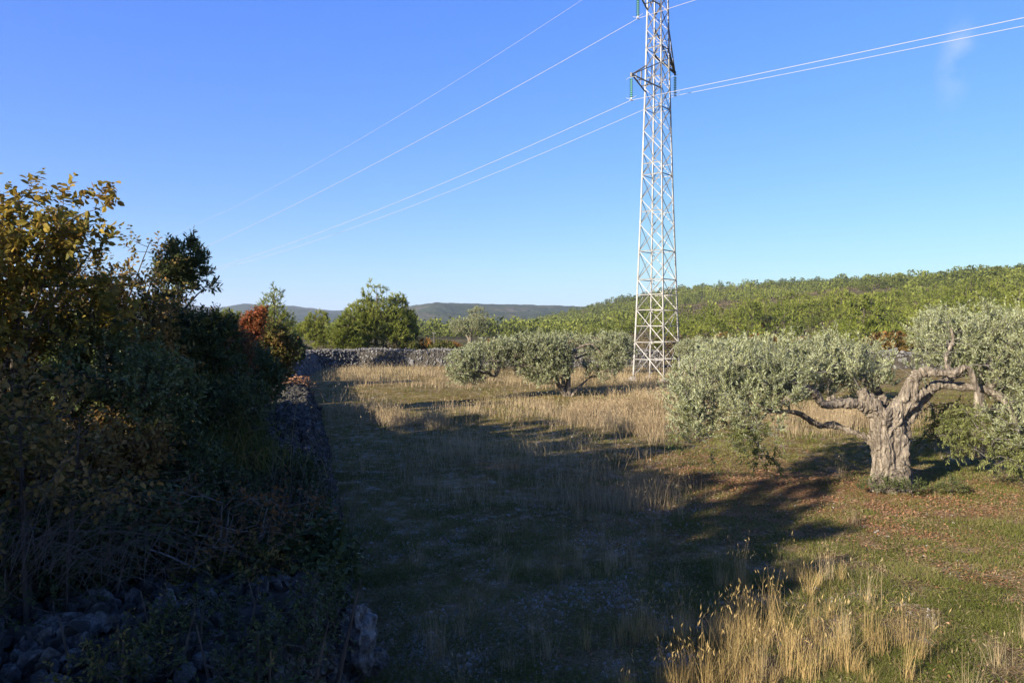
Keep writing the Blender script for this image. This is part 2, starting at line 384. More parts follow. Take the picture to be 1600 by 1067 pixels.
ridge("hills", [520, 590, 640, 680, 760, 850, 905, 1000, 1100, 1300], [516, 497, 478, 472, 474, 476, 478, 482, 490, 500], 2300, 1000, 31)

# ------------------------------------------------------------------ rubble walls
bm_templates = []
import bmesh
for s in range(8):
    bm = bmesh.new(); bmesh.ops.create_icosphere(bm, subdivisions=2, radius=1)
    rs = np.random.default_rng(100 + s)
    pl = [(norm(rs.normal(size=3)), rs.uniform(.42, .72)) for _ in range(13)]
    v = np.array([list(q.co) for q in bm.verts])
    for n_, d_ in pl:
        dd = v @ n_; v = v - np.outer(np.maximum(dd - d_, 0), n_)
    v += rs.normal(size=v.shape) * .015
    f = np.array([[q.index for q in fc.verts] for fc in bm.faces]); bm.free()
    bm_templates.append((v, f))
def rotmats(n, tilt=1.0):
    q = R.normal(size=(n, 4)); q[:, 0] += (1 - tilt) * 4
    q = q / np.linalg.norm(q, axis=1, keepdims=True); w, x, y, z = q.T
    return np.stack([1 - 2 * (y * y + z * z), 2 * (x * y - z * w), 2 * (x * z + y * w), 2 * (x * y + z * w), 1 - 2 * (x * x + z * z), 2 * (y * z - x * w),
                     2 * (x * z - y * w), 2 * (y * z + x * w), 1 - 2 * (x * x + y * y)], 1).reshape(n, 3, 3)
def stones(g, pos, size):
    N = len(pos); size = np.broadcast_to(size, (N,)); k = R.integers(0, len(bm_templates), N)
    sc = size[:, None] * R.uniform([.8, .6, .42], [1.35, 1.0, .8], (N, 3)); Rm = rotmats(N)
    for q in range(len(bm_templates)):
        T, Fc = bm_templates[q]; ix = np.where(k == q)[0]
        if not len(ix): continue
        V = np.einsum('nij,nvj->nvi', Rm[ix], T[None] * sc[ix][:, None, :]) + pos[ix][:, None, :]
        g.add(V.reshape(-1, 3), (Fc[None] + np.arange(len(ix))[:, None, None] * len(T)).reshape(-1, 3))

M['core'] = barkmat('wall_earth', (.02, .018, .014), (.07, .06, .045), 9, 1, .8)
def rubble_wall(path, height, topw, batter, size, name, label, dens=1.0, crumble=.12, sm='stone'):
    """path: list of (x,y) centre line; a dry wall heaped from loose stones, with a lumpy core under its skin"""
    p = np.array(path, float); seg = np.linalg.norm(np.diff(p, axis=0), axis=1); Ltot = seg.sum()
    cum = np.concatenate([[0], np.cumsum(seg)])
    def at(s):
        x = np.interp(s, cum, p[:, 0]); y = np.interp(s, cum, p[:, 1])
        e = .5; dx = np.interp(s + e, cum, p[:, 0]) - np.interp(s - e, cum, p[:, 0]); dy = np.interp(s + e, cum, p[:, 1]) - np.interp(s - e, cum, p[:, 1])
        l = np.hypot(dx, dy); return x, y, -dy / l, dx / l
    def surf(s, w):
        """w in -1..1 across the profile"""
        x, y, nx, ny = at(s)
        hh = height * (1 + crumble * (vnoise(s, s * 0 + 3.3, .5, 5, 3) - .5) * 2)
        half = topw / 2 + batter
        a = np.abs(w)
        off = np.where(a < .4, a / .4 * topw / 2, topw / 2 + (a - .4) / .6 * batter)
        z = np.where(a < .4, hh * (1 - .06 * (a / .4) ** 2), hh * .94 * (1 - ((a - .4) / .6) ** 1.1))
        off = off * np.sign(w)
        X = x + nx * off; Y = y + ny * off
        return X, Y, ground_z(X, Y) + z
    wroot = empty(name, (0, 0, 0), label, 'stone wall'); g = Geo()
    ns = max(8, int(Ltot / .4)); ss = np.linspace(0, Ltot, ns); ww = np.linspace(-1, 1, 15)
    SS, WW = np.meshgrid(ss, ww, indexing='ij'); X, Y, Z = surf(SS, WW)
    Z = Z - size * .5 + (vnoise(X, Y, 2.0, 8, 2) - .5) * size
    a, b = SS.shape; i, j = np.meshgrid(np.arange(a - 1), np.arange(b - 1), indexing='ij'); i = i.ravel(); j = j.ravel()
    g.add(np.stack([X, Y, Z], -1).reshape(-1, 3), np.stack([i * b + j, (i + 1) * b + j, (i + 1) * b + j + 1, i * b + j + 1], 1))
    g.build("earth_core", M['core'], wroot, True); g = Geo()
    n = int(Ltot * (topw + 2 * math.hypot(height, batter)) / (size * size * 1.5) * dens)
    s = R.uniform(0, Ltot, n); w = R.uniform(-1, 1, n); X, Y, Z = surf(s, w)
    sz = size * R.lognormal(0, .32, n) * .75
    stones(g, np.stack([X, Y, Z], -1), sz)
    g.build("loose_stones", M[sm], wroot)
    return surf, Ltot
rubble_wall([(-13.8, 43), (-16.6, 60), (-13, 64), (0, 63), (12, 62.5)], 1.35, 1.9, .8, .14, "rubble_wall",
            "long grey rubble wall across the far edge of the dry field, left of the pylon")
rubble_wall([(14, 63), (30, 60), (48, 58)], 1.2, 1.6, .8, .22, "rubble_wall", "grey rubble wall far behind the pylon and the gnarled olive tree")
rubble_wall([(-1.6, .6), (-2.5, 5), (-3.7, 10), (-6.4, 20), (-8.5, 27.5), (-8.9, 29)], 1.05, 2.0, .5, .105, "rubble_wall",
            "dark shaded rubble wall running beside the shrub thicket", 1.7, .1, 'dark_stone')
rubble_wall([(-9.6, 30), (-12.8, 42)], 1.3, 1.5, .6, .22, "rubble_wall", "short shaded rubble wall stretch behind the leaf-strewn wall end")

# big rocks at the foot of the wall, near the camera
g = Geo(); T, Fc = bm_templates[2]
def rock(name, label, x, y, z, s, rz, tpl, mt):
    T, Fc = bm_templates[tpl]; bmm = bmesh.new()
    me = bpy.data.meshes.new(name); me.from_pydata([tuple(q) for q in T * np.array(s)], [], [tuple(q) for q in Fc.tolist()])
    bmm.from_mesh(me); bmesh.ops.subdivide_edges(bmm, edges=bmm.edges[:], cuts=4, use_grid_fill=True)
    for v in bmm.verts:
        from mathutils import noise
        v.co += v.normal * (noise.noise(v.co * 5) * .07 + noise.noise(v.co * 14) * .04 + noise.noise(v.co * 33) * .018)
    bmm.to_mesh(me); bmm.free(); me.materials.append(M[mt])
    o = bpy.data.objects.new(name, me); COL.objects.link(o); o.location = (x, y, z); o.rotation_euler = (0.1, .1, rz)
    tag(o, label, 'rock', 'rough grey rocks at the near end of the wall')
for i, (px, py, Y, s, lab) in enumerate([
    (562, 985, 6.2, (.30, .36, .50), "tall weathered grey rock standing at the wall's right edge beside the shaded grass"),
    (575, 1030, 6.4, (.3, .25, .2), "low grey rock at the foot of the tall weathered rock"),
    (255, 960, 5.6, (.34, .3, .26), "pale grey boulder under the bramble stems"),
    (75, 1000, 5.0, (.4, .32, .24), "broad grey rock in the bottom left corner of the photo"),
    (140, 940, 5.6, (.3, .3, .2), "rounded grey rock below the bent dry grass"),
    (330, 1040, 5.2, (.3, .28, .2), "squat grey rock between the corner rock and the tall rock"),
    (30, 1055, 4.6, (.35, .3, .2), "flat grey rock lowest in the bottom left corner"),
    (440, 1020, 5.9, (.28, .25, .2), "dark grey rock just left of the tall weathered rock"),
    (200, 1050, 4.8, (.3, .25, .17), "small grey rock between the two corner rocks and the squat one")]):
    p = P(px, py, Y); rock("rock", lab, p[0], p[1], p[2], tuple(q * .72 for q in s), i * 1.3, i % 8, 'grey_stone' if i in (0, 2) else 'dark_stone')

# ------------------------------------------------------------------ plants: a grown skeleton, then leaves along its twigs
def in_blobs(blobs, n, shell=.5, fr=1.9, lo=.22):
    """points inside ellipsoids (cx,cy,cz,rx,ry,rz,weight), thinned by noise so that the crown has gaps"""
    B = np.array([b[:6] for b in blobs], float); w = np.array([b[6] if len(b) > 6 else b[3] * b[4] * b[5] for b in blobs]); w = w / w.sum()
    out = []
    while sum(len(o) for o in out) < n:
        k = R.choice(len(B), n, p=w); d = norm(R.normal(size=(n, 3))); r = R.random(n) ** (1 / 3)
        r = np.where(R.random(n) < shell, .75 + .25 * R.random(n), r)
        p = B[k, :3] + d * r[:, None] * B[k, 3:6]
        nz = vnoise(p[:, 0] + p[:, 2] * .7, p[:, 1] - p[:, 2] * .9, fr / max(.25, float(np.median(B[:, 3]))), 17, 2)
        out.append(p[R.random(n) < np.clip((nz - .30) * 4, lo, 1)])
    return np.concatenate(out)[:n]

def skeleton(roots, anchors, seglen=.35, sag=0.0):
    """connect each anchor to the nearest node of what has grown so far"""
    nodes = [np.array(r, float) for r in roots]; par = [i - 1 for i in range(len(roots))]
    A = anchors; order = np.argsort(np.min(np.linalg.norm(A[:, None] - np.array(nodes)[None], axis=2), axis=1))
    arr = np.zeros((len(nodes) + len(A) * 14, 3)); arr[:len(nodes)] = nodes; c = len(nodes); par = par + [0] * (len(arr) - c)
    tips = []
    for q in order:
        a = A[q]; d = np.linalg.norm(arr[:c] - a, axis=1) + np.maximum(0, arr[:c, 2] - a[2]) * 1.2
        k = int(np.argmin(d)); D = np.linalg.norm(a - arr[k]); m = int(np.clip(D / seglen, 1, 12))
        prev = k; st = arr[k].copy()
        for s_ in range(1, m + 1):
            f = s_ / m; pt = st + (a - st) * f
            pt = pt + (R.normal(size=3) * .07 * D * math.sin(math.pi * min(f, .95)) if s_ < m else 0)
            pt[2] += sag * D * math.sin(math.pi * f)
            arr[c] = pt; par[c] = prev; prev = c; c += 1
        tips.append(prev)
    return arr[:c], np.array(par[:c]), np.array(tips)

def branch_mesh(g, arr, par, nroot, tipr=.004, maxr=1e9, n=5, exp=2.3):
    c = len(arr); acc = np.zeros(c); child = np.zeros(c, int)
    for i in range(c - 1, 0, -1):
        if acc[i] == 0: acc[i] = tipr ** exp
        if par[i] >= 0: acc[par[i]] += acc[i]
    rad = np.minimum(acc ** (1 / exp), maxr)
    ix = np.arange(nroot, c); a = arr[par[ix]]; b = arr[ix]
    ra = np.minimum(rad[par[ix]], rad[ix] * 1.35); rb = rad[ix]
    t = norm(b - a); up = np.where(np.abs(t[:, 2:3]) < .9, [[0, 0, 1.0]], [[1.0, 0, 0]]); u = norm(np.cross(t, up)); v = np.cross(t, u)
    an = np.arange(n) / n * 2 * math.pi; cs = np.cos(an)[None, :, None]; sn = np.sin(an)[None, :, None]
    ring = cs * u[:, None] + sn * v[:, None]
    V = np.concatenate([a[:, None] + ring * ra[:, None, None], (b + t * rb[:, None] * .3)[:, None] + ring * rb[:, None, None]], 1)
    j = np.arange(n); k = (j + 1) % n; Fq = np.stack([j, k, k + n, j + n], 1)
    g.add(V.reshape(-1, 3), (Fq[None] + np.arange(len(ix))[:, None, None] * 2 * n).reshape(-1, 4))
    return rad

def sprays(tips, dirs, k, slen, up, jit=.9):
    """k shoots from each tip: start points, directions, lengths"""
    p = np.repeat(tips, k, 0); d = np.repeat(dirs, k, 0) * .6 + R.normal(size=(len(tips) * k, 3)) * jit * .6 + np.array([0, 0, up])
    return p, norm(d), slen * R.uniform(.45, 1.1, len(p))

def leafy(gl, p, d, ln, nl, L, Wd, shape, droop=.0, angle=.9, tuft=0.0, curve=0.0, gb=None, twr=.002):
    """nl leaves along each shoot"""
    N = len(p); t = (np.arange(nl) + .5)[None] / nl * np.ones((N, 1)) + R.normal(size=(N, nl)) * .3 / nl
    t = np.clip(t, tuft, 1)
    side = norm(np.cross(d, R.normal(size=(N, 3)))); side2 = np.cross(d, side)
    ph = (np.arange(nl) % 2)[None] * math.pi + R.normal(size=(N, nl)) * .7
    bend = curve * (t ** 2)[..., None] * ln[:, None, None] * np.array([0, 0, -1.0])
    pos = p[:, None] + d[:, None] * (t * ln[:, None])[..., None] + bend
    ld = d[:, None] * math.cos(angle) + math.sin(angle) * (np.cos(ph)[..., None] * side[:, None] + np.sin(ph)[..., None] * side2[:, None])
    ld = ld + R.normal(size=ld.shape) * .15; ld[..., 2] -= droop
    nn = np.broadcast_to(np.array([0, 0, 1.0]), ld.shape) + R.normal(size=ld.shape) * .55
    m = N * nl
    sz = R.uniform(.65, 1.2, m)
    leaves(gl, pos.reshape(m, 3), ld.reshape(m, 3), nn.reshape(m, 3), L * sz, Wd * sz, shape)
    if gb is not None:
        tt = np.array([0, .5, 1.0]); q = p[:, None] + d[:, None] * (tt[None] * ln[:, None])[..., None] + curve * (tt ** 2)[None, :, None] * ln[:, None, None] * np.array([0, 0, -1.0])
        u = side; rr_ = np.array([1, .8, .4]) * twr
        V = np.stack([q + side[:, None] * rr_[None, :, None], q - side[:, None] * (rr_ * .5)[None, :, None] + side2[:, None] * (rr_ * .8)[None, :, None], q - side[:, None] * (rr_ * .5)[None, :, None] - side2[:, None] * (rr_ * .8)[None, :, None]], 2)
        V = V.reshape(N, 9, 3); fq = []
        for s_ in range(2):
            for e in range(3): fq.append([s_ * 3 + e, s_ * 3 + (e + 1) % 3, s_ * 3 + 3 + (e + 1) % 3, s_ * 3 + 3 + e])
        gb.add(V.reshape(-1, 3), (np.array(fq)[None] + np.arange(N)[:, None, None] * 9).reshape(-1, 4))

KIND = {  # shoots per tip, shoot length, up, leaves per shoot, leaf length, leaf width, shape, droop, angle
    'olive': (5, .30, .55, 24, .062, .015, 'slim', 0, .75),
    'olive_far': (5, .34, .5, 15, .095, .026, 'slim', 0, .75),
    'hazel': (3, .40, .4, 10, .072, .050, 'broad', .15, 1.05),
    'hornbeam': (3, .30, .3, 10, .058, .034, 'broad', .15, 1.0),
    'laurel': (4, .22, .5, 11, .085, .030, 'broad', 0, .8),
    'privet': (4, .22, .4, 11, .05, .026, 'oval', .05, .9),
    'bush': (4, .28, .35, 10, .075, .045, 'oval', .1, 1.0),
    'far_bush': (4, .35, .3, 9, .16, .10, 'oval', .1, 1.0),
    'pine': (4, .42, .5, 20, .22, .042, 'needle', 0, .55),
    'far_pine': (2, .45, .3, 10, .34, .10, 'needle', 0, .6),
}
def plant(name, label, cat, base, stems, blobs, nanch, kind, lm, bm='bark', group=None, tipr=.004, over=None, extra=None, sag=0, maxr=1e9, n=5, split=False, shell=.5, trunk_r=None):
    """thing > trunk (stems and branches), crown (leaves). All coordinates relative to base"""
    root = empty(name, base, label, cat, group); base = np.array(base, float)
    prm = list(KIND[kind]); 
    if over:
        for a, b in over.items(): prm[a] = b
    blobs = [(b[0] - base[0], b[1] - base[1], b[2] - base[2]) + tuple(b[3:]) for b in blobs]
    stems = [np.array(s, float) - base for s in stems]
    A = in_blobs(blobs, nanch, shell); A = A[A[:, 2] > .12]
    rts = np.concatenate([smooth_path(s, 3) for s in stems]) if stems else np.zeros((1, 3))
    arr, par, tips = skeleton(list(rts), A, sag=sag)
    gb = Geo(); rad = branch_mesh(gb, arr, par, len(rts), tipr, maxr, n)
    for s in stems:
        sp = smooth_path(s, 3); L0 = len(sp)
        tr = (trunk_r or .035); tube(gb, sp, tr * np.linspace(1.25, .12, L0), 8, .12)
    gl = Geo(); dirs = norm(arr[tips] - arr[par[tips]])
    p, d, ln = sprays(arr[tips], dirs, prm[0], prm[1], prm[2])
    leafy(gl, p, d, ln, prm[3], prm[4], prm[5], prm[6], prm[7], prm[8], gb=gb, twr=max(.0018, tipr * .45))
    if extra: extra(gl, gb, arr, tips)
    gb.build("trunk", M[bm], root)
    gl.build("crown", M[lm], root)
    return root

def pxblob(px, py, Y, rx, ry, dY=None, w=None):
    """crown lump: centre and half-width / half-height measured on the photo, at a real depth"""
    c = P(px, py, Y); a = rx / F * Y; b = ry / F * Y; e = (dY if dY else a * .9)
    t = (c[0], c[1], c[2], a, e, b)
    return t + ((w if w else a * e * b),)

# ---- the lit pylon ------------------------------------------------------------
def pylonmat():
    m, t, b = mat('galvanised_steel'); L = t.links.new
    tcn = t.nodes.new("ShaderNodeTexCoord"); nz = t.nodes.new("ShaderNodeTexNoise"); nz.inputs["Scale"].default_value = 3; nz.inputs["Detail"].default_value = 6
    L(tcn.outputs["Object"], nz.inputs["Vector"]); r = ramp(t, [(.19, .185, .18), (.31, .295, .285)], [.35, .65]); L(nz.outputs["Fac"], r.inputs[0])
    L(r.outputs[0], b.inputs["Base Color"]); b.inputs["Roughness"].default_value = .55; b.inputs["Metallic"].default_value = .1
    return m
M['steel'] = pylonmat(); M['arm_steel'] = plain('shaded_arm_steel', (.16, .15, .13), .6, .2)  # arm steel is darker: the shade on the arms' undersides is in the colour
M['glass_green'] = plain('green_glass', (.16, .46, .30), .12); M['fitting'] = plain('fitting_steel', (.45, .44, .42), .5, .3)
M['wire'] = plain('aluminium_cable', (.42, .395, .385), .5, .1); M['concrete'] = plain('footing_concrete', (.38, .36, .33), .9)
TC = np.array([8.66, 46.0, 0.0]); TC[2] = gz(8.66, 46)
fa = math.radians(39.0)       # which way the tower's lit face looks
e1 = np.array([math.cos(fa), -math.sin(fa), 0]); e2 = np.array([math.sin(fa), math.cos(fa), 0])
HT = 23.6; 
def half(h): return np.interp(h, [0, 4.5, 11, 18, 24], [1.02, .87, .68, .515, .42])
def corner(k, h):
    a = half(h); s = [(-1, -1), (1, -1), (1, 1), (-1, 1)][k]
    return np.array([0, 0, h]) + e1 * s[0] * a + e2 * s[1] * a
pyl = empty("pylon", TC, "tall white lattice pylon standing in the dry grass between the olive trees", "pylon")
def angle_bar(g, a, b, w, th=.008):
    """an L-section angle iron from a to b"""
    a = np.array(a, float); b = np.array(b, float); t = norm(b - a); u = norm(np.cross(t, [0.13, .21, .97])); v = np.cross(t, u)
    pr = [(0, 0), (w, 0), (w, th), (th, th), (th, w), (0, w)]
    V = [a + u * (x - w / 2) + v * (y - w / 2) for x, y in pr] + [b + u * (x - w / 2) + v * (y - w / 2) for x, y in pr]
    f = [[i, (i + 1) % 6, 6 + (i + 1) % 6, 6 + i] for i in range(6)]
    g.add(np.array(V), np.array(f))
for k in range(4):
    g = Geo(); hs = np.linspace(.12, HT, 12)
    for a, b in zip(hs[:-1], hs[1:]): angle_bar(g, corner(k, a), corner(k, b), .10, .016)
    g.build("leg", M['steel'], pyl)
    g = Geo(); c0 = corner(k, 0); tube(g, [c0 + [0, 0, -.3], c0 + [0, 0, .14], c0 + [0, 0, .2]], [.26, .24, .16], 10); g.build("footing", M['concrete'], pyl)
lev = [.25]; 
while lev[-1] < HT - .6: lev.append(lev[-1] + np.interp(lev[-1], [0, 5, 12, 24], [2.05, 1.75, 1.35, 1.0]))
for k in range(4):
    g = Geo(); k2 = (k + 1) % 4
    for q, (a, b) in enumerate(zip(lev[:-1], lev[1:])):
        b = min(b, HT)
        angle_bar(g, corner(k, a), corner(k2, b), .040, .008); angle_bar(g, corner(k2, a), corner(k, b), .040, .008)
        if q < 3 or q % 3 == 0: angle_bar(g, corner(k, b), corner(k2, b), .045, .009)
        elif k % 2 == 0 and q % 2: angle_bar(g, (corner(k, a) + corner(k, b)) / 2, (corner(k2, a) + corner(k2, b)) / 2, .045)
        m = (a + b) / 2
        if q < 3:
            angle_bar(g, (corner(k, m)), (corner(k, m) + corner(k2, m)) / 2, .045); angle_bar(g, (corner(k2, m)), (corner(k, m) + corner(k2, m)) / 2, .045)
    g.build("lattice", M['steel'], pyl)
peak = np.array([0, 0, 25.6]); g = Geo()
for k in range(4): angle_bar(g, corner(k, HT), peak, .07, .012)
g.build("peak", M['steel'], pyl)
ARMDIR = -e2 * 1.0
ad_ = norm(np.array([-.60, -.80, 0]))
def arm(sgn, hl, hu, tip):
    """crossarm: two lower chords, two upper ties, bracing; tip is where the string hangs"""
    g = Geo(); tip = np.array(tip)
    ks = (0, 1) if sgn < 0 else (3, 2)
    lo = [corner(k, hl) for k in ks]; hi = [corner(k, hu) for k in ks]
    for c in lo: angle_bar(g, c, tip, .10, .014)
    for c in hi: angle_bar(g, c, tip, .06, .010)
    for f in (.33, .66):
        a = lo[0] + (tip - lo[0]) * f; b = lo[1] + (tip - lo[1]) * f; angle_bar(g, a, b, .05)
        for l, h in zip(lo, hi): angle_bar(g, l + (tip - l) * f, h + (tip - h) * f, .045)
    tube(g, [tip + [0, 0, -.12], tip + [0, 0, .10]], .07, 8)
    g.build("crossarm", M['arm_steel'], pyl)
def loc(w): return np.array(w) - TC
tipL = P(985.5, 117, 43.4); tipR = P(1053.5, 115, 48.3); tipU = P(995.5, -12, 43.9)
arm(-1, 17.15, 18.7, loc(tipL)); arm(1, 19.6, 21.2, loc(tipR)); arm(-1, 22.0, 23.5, loc(tipU))
def string(tip, bot_z, label):
    r = empty("insulator_string", tip, label, "insulator", "insulator strings hanging from the pylon arms")
    Ld = tip[2] - bot_z; g = Geo(); nd = 10; top = -.16; btm = -(Ld - .14)
    for q in range(nd):
        z = top - .05 + (btm - top + .05) * (q + .5) / nd
        tube(g, [[0, 0, z + .045], [0, 0, z + .02], [0, 0, z - .005], [0, 0, z - .02]], [.03, .06, .105, .03], 14); tube(g, [[0, 0, z + .045], [0, 0, z - .07]], .022, 6)
    g.build("glass_discs", M['glass_green'], r)
    g = Geo(); tube(g, [[0, 0, 0], [0, 0, top]], .02, 6); g.build("hanger", M['fitting'], r)
    g = Geo(); tube(g, [[0, 0, btm], [0, 0, -Ld]], .025, 6)
    tube(g, [[-.09, -.1, -Ld], [0, 0, -Ld + .03], [.09, .1, -Ld]], .03, 6)
    g.build("clamp", M['fitting'], r)
    for z, s in ((top + .03, 1), (btm - .02, -1)):
        g = Geo(); d = np.array([.70, -.70, 0])
        tube(g, smooth_path([[0, 0, z], d * .22 + [0, 0, z - .02 * s], d * .34 + [0, 0, z + .08 * s * -1]], 3), .012, 5)
        tube(g, smooth_path([[0, 0, z], -d * .22 + [0, 0, z - .02 * s], -d * .34 + [0, 0, z + .08 * s * -1]], 3), .012, 5)
        g.build("arcing_horn", M['fitting'], r)
bL = P(985.5, 157, 43.4)[2]; bR = P(1053.5, 150, 48.3)[2]; bU = P(995.5, 29.5, 43.9)[2]
string(tipL, bL, "green glass insulator string hanging from the lowest arm on the pylon's left")
string(tipR, bR, "green glass insulator string hanging from the arm on the pylon's right")
string(tipU, bU, "green glass insulator string cut by the photo's top edge")

def cable(start, pts_left, pts_right, label, r=.014, phi=44):
    dR = np.array([math.cos(math.radians(phi)), -math.sin(math.radians(phi))])
    g = Geo()
    for sgn, pts, smax in ((-1, pts_left, 330), (1, pts_right, 24)):
        ss = [0.0]; hh = [start[2]]
        for px, py in pts:
            k = (px - 800) / F
            s = (start[0] - k * start[1]) / (k * sgn * dR[1] - sgn * dR[0])
            Yp = start[1] + sgn * dR[1] * s; ss.append(s); hh.append(P(px, py, Yp)[2])
        deg = min(2, len(ss) - 1); co_ = np.polyfit(ss, np.array(hh) - hh[0], deg)
        co_[-1] = 0
        sv = np.concatenate([np.linspace(0, min(60, smax), 24), np.linspace(62, smax, 30)] if smax > 60 else [np.linspace(0, smax, 20)])
        if deg == 2 and sgn < 0: # keep a hanging curve beyond the last reading
            co_[0] = max(co_[0], 2e-4)
        z = np.polyval(co_, sv) + hh[0]
        z = np.maximum(z, 7.0) if sgn < 0 else z
        pth = np.stack([start[0] + sgn * dR[0] * sv, start[1] + sgn * dR[1] * sv, z], 1)
        tube(g, pth, r, 5, cap=False)
    tag(g.build("overhead_cable", M['wire']), label, "power cable", "overhead cables on the pylon")
cable(np.array([tipL[0], tipL[1], bL]), [(850, 215), (700, 285), (550, 343), (405, 397)], [(1300, 91), (1600, 27)], "pale cable clamped under the pylon's lowest left arm, upper of the two right-hand cables")
cable(np.array([tipR[0], tipR[1], bR]), [(990, 174), (850, 234), (700, 299), (550, 356), (405, 402)], [(1300, 101), (1600, 40)], "pale cable clamped under the pylon's right arm, lowest of the cables")
cable(np.array([tipU[0], tipU[1], bU]), [(850, 112), (700, 197), (500, 300), (340, 378)], [(1086, 0)], "pale cable clamped under the upper left arm, passing the pylon near the photo's top edge")
cable(np.array([TC[0], TC[1], 25.6 + TC[2]]), [(915, 0), (700, 140), (500, 253), (310, 352)], [(1120, -90)], "thin earth wire running highest of all, from the pylon's peak", .009)

# ------------------------------------------------------------------ the gnarled olive on the right
ob = P(1395, 768, 14.3); ob[2] = gz(ob[0], ob[1])
ol = empty("olive_tree", ob, "huge gnarled olive tree with a split trunk and twisting bare limbs, on the right", "olive tree", "olive trees")
def Q(px, py, dy=0): return P(px, py, 14.3 + dy) - ob
limbs = []
def limb(pts, rad, k=5, mat_jit=.0):
    sp = smooth_path(pts, k); r = np.interp(np.linspace(0, len(rad) - 1, len(sp)), np.arange(len(rad)), rad) * .85; limbs.append(sp)
    tube(gt, sp, r, 14, .10)
gt = Geo()
for dx, dy, r0, r1, off in [(-10, -.12, .27, .20, 0), (12, -.10, .26, .20, 6), (-22, .16, .22, .18, 3), (22, .12, .22, .17, -4), (2, .2, .25, .2, 2)]:
    limb([Q(1396 + dx * 1.25, 800, dy * 1.3), Q(1396 + dx * 1.05, 768, dy * 1.2), Q(1395 + dx * .8, 735, dy), Q(1391 + dx * .8 + off, 700, dy), Q(1390 + dx * .8, 665, dy), Q(1388 + dx * .9, 640, dy)], [r0 * 1.2, r0, r0 * .85, r1, r1, r1 * .8])
for a, rr_ in ((-38, .11), (36, .12), (-14, .12), (20, .10)):     # root flare
    limb([Q(1396 + a, 782, -.2), Q(1396 + a * .8, 765, -.12), Q(1394 + a * .55, 735, -.05), Q(1392 + a * .4, 700, 0)], [rr_ * 1.3, rr_, rr_ * .9, rr_ * .7])
limb([Q(1378, 690, 0), Q(1376, 655, -.05), Q(1360, 628, -.1), Q(1346, 611, -.15)], [.22, .20, .17, .12])                         # sawn stub
limb([Q(1372, 652, 0), Q(1350, 634, -.1), Q(1320, 630, -.2), Q(1288, 632, -.3), Q(1277, 618, -.35), Q(1262, 607, -.45), Q(1240, 611, -.5), Q(1225, 628, -.6), Q(1200, 634, -.8)], [.15, .13, .11, .10, .09, .085, .075, .05, .03])
limb([Q(1376, 715, .1), Q(1364, 692, .15), Q(1345, 680, .2), Q(1309, 665, .3), Q(1279, 664, .3), Q(1252, 647, .2), Q(1228, 643, .1), Q(1190, 640, 0), Q(1150, 636, -.2)], [.10, .10, .085, .075, .07, .06, .05, .04, .025])
limb([Q(1392, 668, .05), Q(1401, 640, -.05), Q(1418, 615, -.1), Q(1430, 590, -.15), Q(1444, 581, -.2), Q(1486, 583, -.3), Q(1512, 575, -.35), Q(1527, 606, -.4), Q(1537, 636, -.5)], [.2, .17, .14, .12, .10, .09, .065, .055, .03])
limb([Q(1404, 690, .1), Q(1411, 660, .1), Q(1428, 636, .1), Q(1446, 618, .12), Q(1464, 603, .1), Q(1504, 604, .05), Q(1545, 610, -.1), Q(1571, 629, -.2), Q(1594, 668, -.3)], [.21, .19, .16, .13, .115, .095, .085, .065, .04])
limb([Q(1402, 662, -.05), Q(1416, 641, -.12), Q(1434, 622, -.15), Q(1448, 609, -.1)], [.12, .11, .10, .07])
limb([Q(1385, 672, .2), Q(1380, 630, .5), Q(1360, 600, .9), Q(1330, 580, 1.2), Q(1290, 570, 1.4)], [.16, .13, .10, .07, .04])
limb([Q(1400, 672, .3), Q(1420, 630, .8), Q(1470, 600, 1.2), Q(1520, 570, 1.5), Q(1560, 540, 1.7)], [.16, .13, .10, .07, .04])
limb([Q(1545, 610, -.1), Q(1565, 585, 0), Q(1580, 550, .1), Q(1590, 515, .2)], [.06, .05, .04, .02])
limb([Q(1486, 583, -.3), Q(1478, 560, -.1), Q(1490, 530, .1), Q(1480, 505, .1)], [.05, .04, .03, .015])
tro = gt.build("trunk", M['olive_bark'], ol, smooth=True)
from mathutils import noise as mnoise
def gnarl(o, vox, stretch=(1, 1, .2)):
    rm = o.modifiers.new("remesh", 'REMESH'); rm.mode = 'VOXEL'; rm.voxel_size = vox; rm.use_smooth_shade = True
    dg = bpy.context.evaluated_depsgraph_get(); me = bpy.data.meshes.new_from_object(o.evaluated_get(dg)); o.modifiers.clear()
    N = len(me.vertices); co_ = np.empty(N * 3, np.float32); no_ = np.empty(N * 3, np.float32)
    me.vertices.foreach_get("co", co_); me.vertex_normals.foreach_get("vector", no_); co_ = co_.reshape(-1, 3); no_ = no_.reshape(-1, 3)
    h = np.empty(N)
    for i, (x, y, z) in enumerate(co_.tolist()):
        w = mnoise.noise((x * 2, y * 2, z * 2)) * .35
        a = abs(mnoise.noise(((x + w) * 9, (y + w) * 9, z * 1.7))); b = abs(mnoise.noise(((x + w) * 23, (y + w) * 23, z * 5))); c = mnoise.noise((x * 5, y * 5, z * 4)); d = mnoise.noise((x * 60, y * 60, z * 25))
        h[i] = .05 * min(a * 2.2, 1) + .020 * min(b * 2, 1) + .035 * c + .006 * d - .045
    h = h * np.clip(1.35 - np.hypot(co_[:, 0], co_[:, 1]) * .75, .3, 1)
    me.vertices.foreach_set("co", (co_ + no_ * h[:, None]).astype(np.float32).ravel()); me.polygons.foreach_set("use_smooth", np.ones(len(me.polygons), bool)); me.update()
    o.data = me
gnarl(tro, .013)
def olive_blobs(lst, Y0):
    return [pxblob(q[0], q[1], Y0 + q[2], q[3], q[4], q[5], q[6] if len(q) > 6 else None) for q in lst]
